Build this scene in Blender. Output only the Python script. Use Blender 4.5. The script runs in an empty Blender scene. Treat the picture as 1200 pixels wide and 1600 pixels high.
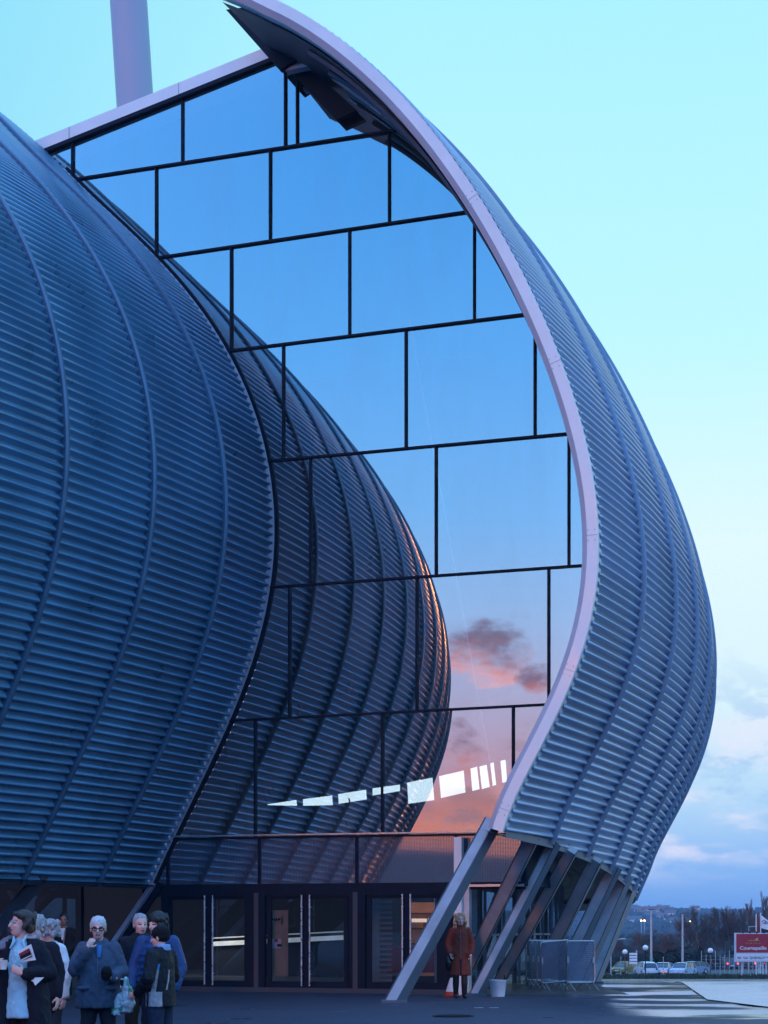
import bpy, bmesh, math, random
import numpy as np
from mathutils import Vector, Matrix, noise, Euler

rad = math.radians
C = bpy.context.scene
COL = C.collection
random.seed(4)

# ------------------------------------------------------------------ camera
FPX, YH, CAMZ = 2870.7, 1449.4, 1.42      # focal length in photo pixels, horizon row, eye height
cam_d = bpy.data.cameras.new('camera')
cam = bpy.data.objects.new('camera', cam_d); COL.objects.link(cam)
cam.location = (0, 0, CAMZ); cam.rotation_euler = (rad(90), 0, 0)
cam_d.sensor_fit = 'VERTICAL'; cam_d.sensor_height = 24; cam_d.sensor_width = 18
cam_d.lens = 24 * FPX / 1600
cam_d.shift_y = (YH - 800) / 1600
cam_d.clip_start = .1; cam_d.clip_end = 9000
C.camera = cam
C.view_settings.view_transform = 'Standard'; C.view_settings.look = 'None'
C.view_settings.gamma = 1; C.view_settings.exposure = 0
C.view_settings.use_curve_mapping = False
C.cycles.use_denoising = True
C.cycles.max_bounces = 8; C.cycles.diffuse_bounces = 1; C.cycles.transparent_max_bounces = 16
C.cycles.caustics_reflective = False; C.cycles.caustics_refractive = False

def at(x, y, Y):                              # photo pixel + distance -> world point
    return Vector(((x - 600) / FPX * Y, Y, CAMZ + (YH - y) / FPX * Y))

K = 39.7 / 36
MS, DF = .3729, 39.7                          # glass facade plane: Y + MS*X = DF
NN = math.hypot(MS, 1)
FN = Vector((MS, 1, 0)) / NN                  # facade normal, away from the camera
FT = Vector((1, -MS, 0)) / NN                 # along the facade, to the right
def fac(x, y, off=0.0):                       # point of the facade plane (off = metres in front of it)
    Y = (DF - off * NN) / (1 + (x - 600) / FPX * MS)
    return at(x, y, Y)

# ------------------------------------------------------------------ world
SUN_AZ, SUN_EL = rad(-119.5), rad(8.5)
def build_world():
    w = bpy.data.worlds.new('World'); C.world = w; w.use_nodes = True
    nt = w.node_tree; nt.nodes.clear()
    L = nt.links.new
    def nd(t, **kw):
        n = nt.nodes.new(t)
        for k, v in kw.items(): setattr(n, k, v)
        return n
    def math_(op, a, b=None, clamp=False):
        n = nd('ShaderNodeMath', operation=op, use_clamp=clamp)
        for i, v in enumerate((a, b)):
            if v is None: continue
            if isinstance(v, (int, float)): n.inputs[i].default_value = v
            else: L(v, n.inputs[i])
        return n.outputs[0]
    def smooth(v, lo, hi, a=0., b=1.):
        n = nd('ShaderNodeMapRange', interpolation_type='SMOOTHSTEP')
        L(v, n.inputs[0]); n.inputs[1].default_value = lo; n.inputs[2].default_value = hi
        n.inputs[3].default_value = a; n.inputs[4].default_value = b
        return n.outputs[0]
    def mix(f, a, b, mode='MIX'):
        n = nd('ShaderNodeMix', data_type='RGBA', blend_type=mode)
        if isinstance(f, (int, float)): n.inputs[0].default_value = f
        else: L(f, n.inputs[0])
        for i, v in ((6, a), (7, b)):
            if isinstance(v, tuple): n.inputs[i].default_value = (*v, 1)
            else: L(v, n.inputs[i])
        return n.outputs[2]
    def dot(v, c):
        n = nd('ShaderNodeVectorMath', operation='DOT_PRODUCT'); L(v, n.inputs[0]); n.inputs[1].default_value = c
        return n.outputs['Value']
    def ramp(v, stops):
        n = nd('ShaderNodeValToRGB'); L(v, n.inputs[0]); r = n.color_ramp
        while len(r.elements) < len(stops): r.elements.new(.5)
        for e, (p, c) in zip(r.elements, stops): e.position = p; e.color = (*c, 1)
        return n.outputs[0]
    tc = nd('ShaderNodeTexCoord'); D = tc.outputs['Generated']
    sx = nd('ShaderNodeSeparateXYZ'); L(D, sx.inputs[0]); X, Y, Z = sx.outputs
    az = dot(D, (math.cos(rad(-120)), math.sin(rad(-120)), 0))
    t = smooth(az, -.35, .45)
    front = ramp(Z, [(0, (.17, .37, .82)), (.03, (.26, .50, .93)), (.07, (.50, .75, .98)), (.12, (.74, .93, 1.0)),
                     (.2, (.78, .98, 1.0)), (.3, (.54, .96, 1.0)), (.45, (.42, .90, 1.0)), (.60, (.42, .85, 1.0)), (1, (.50, .85, 1.0))])
    # away to the left the front sky is deeper
    front = mix(smooth(X, .02, -.30), front, mix(.6, front, (.14, .60, .95)))
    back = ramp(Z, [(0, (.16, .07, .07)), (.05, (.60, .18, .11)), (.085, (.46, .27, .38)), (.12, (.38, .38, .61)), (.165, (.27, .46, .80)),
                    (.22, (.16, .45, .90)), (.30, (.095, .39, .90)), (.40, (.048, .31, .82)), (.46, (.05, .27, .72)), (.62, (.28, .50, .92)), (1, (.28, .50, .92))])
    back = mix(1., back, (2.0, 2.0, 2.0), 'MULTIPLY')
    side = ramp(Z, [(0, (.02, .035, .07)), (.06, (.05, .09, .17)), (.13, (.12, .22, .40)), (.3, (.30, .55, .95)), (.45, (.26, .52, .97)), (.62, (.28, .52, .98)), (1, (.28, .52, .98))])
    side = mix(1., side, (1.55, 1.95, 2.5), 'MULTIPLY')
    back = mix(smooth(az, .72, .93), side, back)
    sky = mix(t, front, back)
    # clouds: one slow noise stretched along the horizon
    mp = nd('ShaderNodeMapping'); L(D, mp.inputs[0]); mp.inputs['Scale'].default_value = (7, 7, 22)
    nz = nd('ShaderNodeTexNoise'); L(mp.outputs[0], nz.inputs[0]); nz.inputs['Scale'].default_value = 1.6
    nz.inputs['Detail'].default_value = 7; nz.inputs['Roughness'].default_value = .58
    n1 = nz.outputs[0]
    mp2 = nd('ShaderNodeMapping'); L(D, mp2.inputs[0]); mp2.inputs['Scale'].default_value = (14, 14, 26); mp2.inputs['Location'].default_value = (3, 1, 7)
    nz2 = nd('ShaderNodeTexNoise'); L(mp2.outputs[0], nz2.inputs[0]); nz2.inputs['Scale'].default_value = 2.2
    nz2.inputs['Detail'].default_value = 6; nz2.inputs['Roughness'].default_value = .62
    n2 = nz2.outputs[0]
    # front clouds: pale rosy ones low down, blue-grey ones a little higher
    fc = math_('MULTIPLY', smooth(n1, .47, .62), smooth(Z, .145, .075))
    fc = math_('MULTIPLY', fc, smooth(Z, .018, .045))
    sky = mix(math_('MULTIPLY', math_('MULTIPLY', fc, smooth(az, .1, -.5)), .85), sky, (.88, .86, 1.0))
    fg = math_('MULTIPLY', smooth(n2, .50, .64), math_('MULTIPLY', smooth(Z, .16, .10), smooth(Z, .04, .07)))
    sky = mix(math_('MULTIPLY', math_('MULTIPLY', fg, smooth(az, .1, -.5)), .65), sky, (.36, .60, .90))
    # sunset clouds on the other side
    def refl(px, py):
        v = Vector(((px - 600) / FPX, 1, (YH - py) / FPX)).normalized()
        return tuple(v - 2 * v.dot(FN) * FN)
    def cloud(px, py, wx, wz, sky, lo, hi, dark, lit, edge=.5):
        c = Vector(refl(px, py)); h = Vector((c.y, -c.x, 0)).normalized()
        dx = math_('DIVIDE', dot(D, tuple(h)), wx)
        dz = math_('DIVIDE', math_('SUBTRACT', Z, c.z), wz)
        d2 = math_('ADD', math_('MULTIPLY', math_('SUBTRACT', dx, dot_c(c, h) / wx), math_('SUBTRACT', dx, dot_c(c, h) / wx)), math_('MULTIPLY', dz, dz))
        infl = math_('SUBTRACT', 1., d2)
        m = smooth(math_('ADD', infl, math_('MULTIPLY', math_('SUBTRACT', n2, .5), 3.0)), lo, hi)
        m = math_('MULTIPLY', m, smooth(az, .2, .5))
        shade = smooth(math_('ADD', dz, math_('MULTIPLY', math_('SUBTRACT', n1, .5), 2.0)), -.75, .10)
        return mix(m, sky, mix(shade, lit, dark))
    def dot_c(c, h): return c.dot(h)
    sky = cloud(748, 1022, .036, .023, sky, .10, 1.0, (.28, .24, .46), (2.3, .78, .62))
    sky = cloud(842, 1066, .014, .010, sky, .2, 1.0, (.35, .22, .42), (1.1, .34, .36))
    sky = cloud(706, 1165, .018, .018, sky, .2, 1.0, (.36, .18, .34), (1.15, .30, .26))
    bk = math_('MULTIPLY', smooth(n1, .44, .60), math_('MULTIPLY', smooth(Z, .125, .085), smooth(az, .75, .93)))
    sky = mix(math_('MULTIPLY', bk, .7), sky, (.38, .22, .34))
    bk2 = math_('MULTIPLY', smooth(n2, .46, .58), math_('MULTIPLY', smooth(Z, .080, .055), smooth(az, .75, .93)))
    sky = mix(math_('MULTIPLY', bk2, .8), sky, (1.2, .34, .24))
    # the glow where the sun has gone down, out of frame behind the camera
    gl = dot(D, (math.cos(SUN_AZ) * math.cos(SUN_EL), math.sin(SUN_AZ) * math.cos(SUN_EL), math.sin(SUN_EL)))
    g = smooth(gl, .9965, .9990)
    sky = mix(g, sky, (36.0, 10.0, .8), 'ADD')
    sky = mix(smooth(Z, .50, .66), sky, (.42, .98, 2.1))  # upper sky, out of view, lifted to strong blue as added fill
    # sky brightened low behind the building, added to whiten the clerestory windows
    bb = math_('MULTIPLY', math_('MULTIPLY', smooth(X, .125, .075), smooth(Y, .2, .6)), math_('MULTIPLY', smooth(Z, .035, .055), smooth(Z, .135, .10)))
    sky = mix(bb, sky, (1.35, 1.75, 1.95))
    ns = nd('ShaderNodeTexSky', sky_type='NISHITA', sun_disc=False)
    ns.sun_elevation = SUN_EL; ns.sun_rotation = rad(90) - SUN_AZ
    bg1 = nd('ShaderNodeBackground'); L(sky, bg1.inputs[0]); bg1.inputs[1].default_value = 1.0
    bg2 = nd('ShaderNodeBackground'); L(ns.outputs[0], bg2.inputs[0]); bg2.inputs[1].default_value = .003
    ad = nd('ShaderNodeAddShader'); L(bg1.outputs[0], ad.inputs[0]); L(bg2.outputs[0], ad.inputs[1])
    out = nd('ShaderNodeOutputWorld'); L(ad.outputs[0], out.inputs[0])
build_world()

sun_d = bpy.data.lights.new('sun', 'SUN'); sun_d.energy = .06; sun_d.angle = rad(4); sun_d.color = (1, .45, .18)
sun = bpy.data.objects.new('sun', sun_d); COL.objects.link(sun)
_s = Vector((math.cos(SUN_AZ) * math.cos(SUN_EL), math.sin(SUN_AZ) * math.cos(SUN_EL), math.sin(SUN_EL)))
sun.rotation_euler = _s.to_track_quat('Z', 'Y').to_euler()

# ------------------------------------------------------------------ helpers
class MB:
    """collects shapes and links them as one mesh object"""
    def __init__(s, head=None): s.v = []; s.f = []; s.m = []; s.head = head     # head: rotation of shapes drawn at head scale
    def add(s, vs, fs, mi=0):
        o = len(s.v); s.v += [Vector(v) for v in vs]
        s.f += [tuple(i + o for i in f) for f in fs]; s.m += [mi] * len(fs); return s
    def box(s, c, size, rot=None, mi=0):
        h = Vector(size) / 2; vs = []
        for dz in (-1, 1):
            for dx, dy in ((-1, -1), (1, -1), (1, 1), (-1, 1)):
                p = Vector((dx * h.x, dy * h.y, dz * h.z))
                if rot is not None: p = rot @ p
                vs.append(Vector(c) + p)
        return s.add(vs, [(3, 2, 1, 0), (4, 5, 6, 7), (0, 1, 5, 4), (1, 2, 6, 5), (2, 3, 7, 6), (3, 0, 4, 7)], mi)
    def beam(s, a, b, w, d, side=None, mi=0):
        """bar from a to b, w wide along 'side', d deep across it"""
        a, b = Vector(a), Vector(b); t = (b - a).normalized()
        sd = Vector(side) if side is not None else (Vector((0, 0, 1)) if abs(t.z) < .9 else Vector((1, 0, 0)))
        sd = (sd - sd.dot(t) * t).normalized(); n = t.cross(sd)
        q = [sd * (w / 2 * i) + n * (d / 2 * j) for i, j in ((-1, -1), (1, -1), (1, 1), (-1, 1))]
        vs = [a + k for k in q] + [b + k for k in q]
        return s.add(vs, [(3, 2, 1, 0), (4, 5, 6, 7), (0, 1, 5, 4), (1, 2, 6, 5), (2, 3, 7, 6), (3, 0, 4, 7)], mi)
    def tube(s, pts, r, n=8, mi=0, caps=True):
        pts = [Vector(p) for p in pts]; k = len(pts)
        rs = list(r) if isinstance(r, (list, tuple)) else [r] * k
        vs = []; ref = None
        for i, p in enumerate(pts):
            t = (pts[min(i + 1, k - 1)] - pts[max(i - 1, 0)]).normalized()
            if ref is None: ref = Vector((1, 0, 0)) if abs(t.x) < .8 else Vector((0, 1, 0))
            u = (ref - ref.dot(t) * t).normalized(); ref = u; w = t.cross(u)
            for j in range(n):
                a = 2 * math.pi * j / n
                vs.append(p + rs[i] * (math.cos(a) * u + math.sin(a) * w))
        fs = [(i * n + j, i * n + (j + 1) % n, (i + 1) * n + (j + 1) % n, (i + 1) * n + j) for i in range(k - 1) for j in range(n)]
        if caps: fs += [tuple(range(n - 1, -1, -1)), tuple(range((k - 1) * n, k * n))]
        return s.add(vs, fs, mi)
    def lathe(s, c, prof, n=20, mi=0):
        c = Vector(c); vs = []
        for r, z in prof:
            for j in range(n):
                a = 2 * math.pi * j / n; vs.append(c + Vector((r * math.cos(a), r * math.sin(a), z)))
        k = len(prof)
        fs = [(i * n + j, i * n + (j + 1) % n, (i + 1) * n + (j + 1) % n, (i + 1) * n + j) for i in range(k - 1) for j in range(n)]
        fs += [tuple(range(n - 1, -1, -1)), tuple(range((k - 1) * n, k * n))]
        return s.add(vs, fs, mi)
    def ell(s, c, r, rot=None, nu=14, nv=9, mi=0):
        c = Vector(c); vs = []; r = r if isinstance(r, (tuple, list)) else (r, r, r)
        if rot is not None and rot is s.head: r = tuple(k * 1.08 for k in r)
        P = [Vector((0, 0, -r[2]))]
        for i in range(1, nv):
            ph = -math.pi / 2 + math.pi * i / nv
            for j in range(nu):
                a = 2 * math.pi * j / nu
                P.append(Vector((r[0] * math.cos(ph) * math.cos(a), r[1] * math.cos(ph) * math.sin(a), r[2] * math.sin(ph))))
        P.append(Vector((0, 0, r[2])))
        if rot is not None: P = [rot @ p for p in P]
        fs = [(0, 1 + (j + 1) % nu, 1 + j) for j in range(nu)]
        for i in range(nv - 2):
            for j in range(nu):
                a = 1 + i * nu; b = a + nu
                fs.append((a + j, a + (j + 1) % nu, b + (j + 1) % nu, b + j))
        a = 1 + (nv - 2) * nu; top = len(P) - 1
        fs += [(a + j, a + (j + 1) % nu, top) for j in range(nu)]
        return s.add([c + p for p in P], fs, mi)
    def cap(s, pts, rs, n=10):                  # chain of rounded, tapering limbs
        for i in range(len(pts) - 1): s.tube([pts[i], pts[i + 1]], [rs[i], rs[i + 1]], n)
        for p, r in zip(pts, rs): s.ell(p, (r, r, r), None, n, 6)
        return s
    def loft(s, rings, n=20):                   # rings: (x, y, z, rx, ry)
        vs = []
        for x, y, z, rx, ry in rings:
            for j in range(n):
                a = 2 * math.pi * j / n; vs.append(Vector((x + rx * math.cos(a), y + ry * math.sin(a), z)))
        k = len(rings)
        fs = [(i * n + j, i * n + (j + 1) % n, (i + 1) * n + (j + 1) % n, (i + 1) * n + j) for i in range(k - 1) for j in range(n)]
        if rings[0][2] > rings[-1][2]: fs = [f[::-1] for f in fs]; fs += [tuple(range(n)), tuple(range(k * n - 1, (k - 1) * n - 1, -1))]
        else: fs += [tuple(range(n - 1, -1, -1)), tuple(range((k - 1) * n, k * n))]
        return s.add(vs, fs)
    def prism(s, pts, vec, mi=0):
        pts = [Vector(p) for p in pts]; n = len(pts); vec = Vector(vec)
        return s.add(pts + [p + vec for p in pts], [tuple(range(n)), tuple(range(2 * n - 1, n - 1, -1))] +
                     [((i + 1) % n, i, n + i, n + (i + 1) % n) for i in range(n)], mi)
    def mesh(s, name, mats, o=Vector((0, 0, 0)), smooth=False, angle=40):
        me = bpy.data.meshes.new(name)
        me.from_pydata([v - o for v in s.v], [], s.f)
        for m in (mats if isinstance(mats, (list, tuple)) else [mats]): me.materials.append(m)
        me.polygons.foreach_set('material_index', s.m)
        if smooth:
            me.polygons.foreach_set('use_smooth', [True] * len(me.polygons))
            if angle: me.set_sharp_from_angle(angle=rad(angle))
        me.update(); return me
    def build(s, name, mats, parent=None, loc=None, smooth=False, angle=40, local=False):
        o = Vector((0, 0, 0))
        if not local:
            if loc is not None: o = Vector(loc)
            p = parent
            while p is not None: o = o + p.location; p = p.parent
        ob = bpy.data.objects.new(name, s.mesh(name, mats, o, smooth, angle)); COL.objects.link(ob)
        if loc is not None: ob.location = loc
        if parent is not None: ob.parent = parent
        return ob

def tag(o, label=None, cat=None, group=None, kind=None):
    if label: o['label'] = label
    if cat: o['category'] = cat
    if group: o['group'] = group
    if kind: o['kind'] = kind
    return o
def thing(name, label, cat, loc, group=None, rz=0):
    o = bpy.data.objects.new(name, None); COL.objects.link(o); o.location = loc; o.rotation_euler = (0, 0, rz)
    o.empty_display_size = .2
    return tag(o, label, cat, group)
def dup(root, loc, rz=0, label=None, group=None, parent=None):
    r = root.copy(); COL.objects.link(r); r.location = loc; r.rotation_euler = (0, 0, rz)
    if label: r['label'] = label
    if group: r['group'] = group
    for ch in list(root.children):
        c = ch.copy(); COL.objects.link(c); c.parent = r
        for g in ch.children:
            d = g.copy(); COL.objects.link(d); d.parent = c
    return r

def mat(name, col, rough=.6, metal=0., var=.18, scale=4., bump=0., bscale=40., spec=.5, emit=None, es=1.):
    m = bpy.data.materials.new(name); m.use_nodes = True; nt = m.node_tree; b = nt.nodes['Principled BSDF']; L = nt.links.new
    b.inputs['Roughness'].default_value = rough; b.inputs['Metallic'].default_value = metal
    b.inputs['Specular IOR Level'].default_value = spec
    tc = nt.nodes.new('ShaderNodeTexCoord')
    n = nt.nodes.new('ShaderNodeTexNoise'); n.inputs['Scale'].default_value = scale; n.inputs['Detail'].default_value = 6
    L(tc.outputs['Object'], n.inputs[0])
    r = nt.nodes.new('ShaderNodeMapRange'); L(n.outputs[0], r.inputs[0]); r.inputs[1].default_value = .3; r.inputs[2].default_value = .7
    r.inputs[3].default_value = 1 - var; r.inputs[4].default_value = 1 + var
    mx = nt.nodes.new('ShaderNodeMix'); mx.data_type = 'RGBA'; mx.blend_type = 'MULTIPLY'; mx.inputs[0].default_value = 1
    mx.inputs[6].default_value = (*col, 1); L(r.outputs[0], mx.inputs[7]); L(mx.outputs[2], b.inputs['Base Color'])
    r2 = nt.nodes.new('ShaderNodeMapRange'); L(n.outputs[0], r2.inputs[0]); r2.inputs[1].default_value = .3; r2.inputs[2].default_value = .7
    r2.inputs[3].default_value = max(.02, rough - .08); r2.inputs[4].default_value = min(1, rough + .08); L(r2.outputs[0], b.inputs['Roughness'])
    if bump:
        n2 = nt.nodes.new('ShaderNodeTexNoise'); n2.inputs['Scale'].default_value = bscale; n2.inputs['Detail'].default_value = 4
        L(tc.outputs['Object'], n2.inputs[0])
        bp = nt.nodes.new('ShaderNodeBump'); bp.inputs['Strength'].default_value = bump; bp.inputs['Distance'].default_value = .02
        L(n2.outputs[0], bp.inputs['Height']); L(bp.outputs[0], b.inputs['Normal'])
    if emit:
        b.inputs['Emission Color'].default_value = (*emit, 1); b.inputs['Emission Strength'].default_value = es
    return m

def glass(name, refl, tint, trans, rough=0.0, wave=.0, wscale=.35, dirt=0.):
    m = bpy.data.materials.new(name); m.use_nodes = True; nt = m.node_tree; nt.nodes.clear(); L = nt.links.new
    g = nt.nodes.new('ShaderNodeBsdfGlossy'); g.inputs['Roughness'].default_value = rough; g.inputs['Color'].default_value = (*tint, 1)
    t = nt.nodes.new('ShaderNodeBsdfTransparent'); t.inputs['Color'].default_value = (*trans, 1)
    mx = nt.nodes.new('ShaderNodeMixShader'); mx.inputs[0].default_value = refl
    L(t.outputs[0], mx.inputs[1]); L(g.outputs[0], mx.inputs[2])
    if wave:
        tc = nt.nodes.new('ShaderNodeTexCoord'); n = nt.nodes.new('ShaderNodeTexNoise'); n.inputs['Scale'].default_value = wscale
        n.inputs['Detail'].default_value = 1.5; L(tc.outputs['Object'], n.inputs[0])
        bp = nt.nodes.new('ShaderNodeBump'); bp.inputs['Strength'].default_value = wave; bp.inputs['Distance'].default_value = .1
        L(n.outputs[0], bp.inputs['Height']); L(bp.outputs[0], g.inputs['Normal'])
    o = nt.nodes.new('ShaderNodeOutputMaterial'); last = mx.outputs[0]
    if dirt:
        tc = nt.nodes.new('ShaderNodeTexCoord'); mp = nt.nodes.new('ShaderNodeMapping'); L(tc.outputs['Object'], mp.inputs[0]); mp.inputs['Scale'].default_value = (1.2, 1.2, .35); mp.inputs['Rotation'].default_value = (0, .5, 0)
        n = nt.nodes.new('ShaderNodeTexNoise'); n.inputs['Scale'].default_value = 1.1; n.inputs['Detail'].default_value = 6; L(mp.outputs[0], n.inputs[0])
        r = nt.nodes.new('ShaderNodeMapRange'); L(n.outputs[0], r.inputs[0]); r.inputs[1].default_value = .42; r.inputs[2].default_value = .75; r.inputs[3].default_value = .0; r.inputs[4].default_value = dirt
        df = nt.nodes.new('ShaderNodeBsdfDiffuse'); df.inputs[0].default_value = (.45, .45, .47, 1)
        m2 = nt.nodes.new('ShaderNodeMixShader'); L(r.outputs[0], m2.inputs[0]); L(last, m2.inputs[1]); L(df.outputs[0], m2.inputs[2]); last = m2.outputs[0]
    L(last, o.inputs[0]); return m

# ------------------------------------------------------------------ materials
M = {}
M['shell'] = mat('corrugated_metal_shaded', (.115, .30, .47), .34, .25, .14, .9)  # same metal as the right shell, its blue shade put into the colour
M['shell_r'] = mat('corrugated_metal_lit', (.37, .48, .68), .36, .20, .10, .9)  # lit copy of the left shell's metal, brightness put into the colour
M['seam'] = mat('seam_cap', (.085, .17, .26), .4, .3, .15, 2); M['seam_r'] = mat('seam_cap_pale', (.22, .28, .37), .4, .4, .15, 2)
def variants(base, *mul):
    out = [base]
    for k, m_ in enumerate(mul):
        q = base.copy(); q.name = base.name + '_aged' * (k + 1); mx = [n for n in q.node_tree.nodes if n.type == 'MIX'][0]; c = mx.inputs[6].default_value
        mx.inputs[6].default_value = (c[0] * m_, c[1] * m_, c[2] * m_ * .98, 1); out.append(q)
    return out
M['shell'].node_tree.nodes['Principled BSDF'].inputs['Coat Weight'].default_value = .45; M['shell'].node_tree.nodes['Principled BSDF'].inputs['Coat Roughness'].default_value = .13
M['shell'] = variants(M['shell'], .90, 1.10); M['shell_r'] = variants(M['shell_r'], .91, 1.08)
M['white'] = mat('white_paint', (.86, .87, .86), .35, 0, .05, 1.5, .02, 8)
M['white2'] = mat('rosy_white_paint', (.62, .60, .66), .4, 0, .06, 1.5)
M['flash'] = mat('flashing', (.50, .46, .58), .45, .2, .15, 6)
M['dark'] = mat('black_frame', (.008, .016, .032), .6, 0, .2, 3, spec=.10)
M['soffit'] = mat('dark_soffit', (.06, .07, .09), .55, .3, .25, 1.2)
M['steel'] = mat('painted_steel', (.46, .48, .52), .42, .2, .15, 2.5, .03, 15)
M['steel_d'] = mat('steel_edge', (.10, .12, .16), .5, .2, .15, 2.5)
M['post_grey'] = mat('dark_grey_post', (.035, .05, .07), .6, 0, .15, 3)
M['galv'] = mat('galvanised', (.42, .46, .5), .4, .7, .2, 10)
M['chrome'] = mat('brushed_steel', (.75, .75, .78), .3, .8, .06, 10)
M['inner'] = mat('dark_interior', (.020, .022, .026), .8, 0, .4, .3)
M['inner_b'] = mat('brown_interior', (.07, .035, .02), .8, 0, .5, .5)
M['floor'] = mat('foyer_floor', (.09, .075, .065), .35, 0, .2, 1)
M['glass'] = glass('mirror_glass', .50, (.97, .99, 1.0), (.92, .96, .98), 0, .012, .35, .07)
M['glass_d'] = glass('door_glass', .10, (.8, .9, 1.0), (.75, .8, .85), .0, .01)
M['glass_g'] = glass('ground_floor_glass', .30, (.75, .9, 1.0), (.6, .75, .8), .0, .02)
M['red'] = mat('dark_red', (.25, .012, .02), .4, 0, .2, 3)
M['card'] = mat('brown_card', (.32, .20, .14), .8, 0, .1, 4)
M['paper'] = mat('paper', (.80, .80, .80), .7, 0, .04, 8)
M['skin'] = mat('skin', (.72, .40, .34), .5, 0, .12, 12)
M['skin_d'] = mat('darker_skin', (.30, .14, .11), .5, 0, .12, 12)
M['lip'] = mat('lip', (.30, .08, .08), .5, 0, .1, 20)
M['brow'] = mat('brow', (.16, .09, .08), .6, 0, .2, 20); M['eye'] = mat('eye', (.03, .025, .025), .3, 0, .1, 20)
M['asph'] = None

def mesh_screen(name):
    """glass with a dark dotted screen fired into it"""
    m = bpy.data.materials.new(name); m.use_nodes = True; nt = m.node_tree; nt.nodes.clear(); L = nt.links.new
    tc = nt.nodes.new('ShaderNodeTexCoord'); sx = nt.nodes.new('ShaderNodeSeparateXYZ'); L(tc.outputs['Object'], sx.inputs[0])
    outs = []
    for ax, sc in (('X', .034), ('Z', .028)):
        a = nt.nodes.new('ShaderNodeMath'); a.operation = 'DIVIDE'; L(sx.outputs[ax], a.inputs[0]); a.inputs[1].default_value = sc
        b = nt.nodes.new('ShaderNodeMath'); b.operation = 'FRACT'; L(a.outputs[0], b.inputs[0])
        c = nt.nodes.new('ShaderNodeMath'); c.operation = 'LESS_THAN'; L(b.outputs[0], c.inputs[0]); c.inputs[1].default_value = .30
        outs.append(c.outputs[0])
    mxm = nt.nodes.new('ShaderNodeMath'); mxm.operation = 'MAXIMUM'; L(outs[0], mxm.inputs[0]); L(outs[1], mxm.inputs[1])
    g = nt.nodes.new('ShaderNodeBsdfGlossy'); g.inputs['Roughness'].default_value = .03; g.inputs['Color'].default_value = (.9, .95, 1, 1)
    t = nt.nodes.new('ShaderNodeBsdfTransparent'); t.inputs['Color'].default_value = (.35, .37, .4, 1)
    p = nt.nodes.new('ShaderNodeBsdfPrincipled'); p.inputs['Base Color'].default_value = (.05, .08, .13, 1); p.inputs['Roughness'].default_value = .5
    m1 = nt.nodes.new('ShaderNodeMixShader'); m1.inputs[0].default_value = .52; L(t.outputs[0], m1.inputs[1]); L(g.outputs[0], m1.inputs[2])
    m2 = nt.nodes.new('ShaderNodeMixShader'); L(mxm.outputs[0], m2.inputs[0]); L(m1.outputs[0], m2.inputs[1]); L(p.outputs[0], m2.inputs[2])
    o = nt.nodes.new('ShaderNodeOutputMaterial'); L(m2.outputs[0], o.inputs[0]); return m
M['screen'] = mesh_screen('dotted_screen_glass')

# ------------------------------------------------------------------ ground
def sst(v, a, b):
    t = min(1, max(0, (v - a) / (b - a))); return t * t * (3 - 2 * t)
def gz(X, Y):
    z = -.18 * sst(-Y, -31, -18)
    fall = -.0266 * max(0, min(Y, 190) - 46) * sst(Y, 44, 54)
    return z + fall * sst(X - .055 * Y, 1.2, 3.4)

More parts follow.
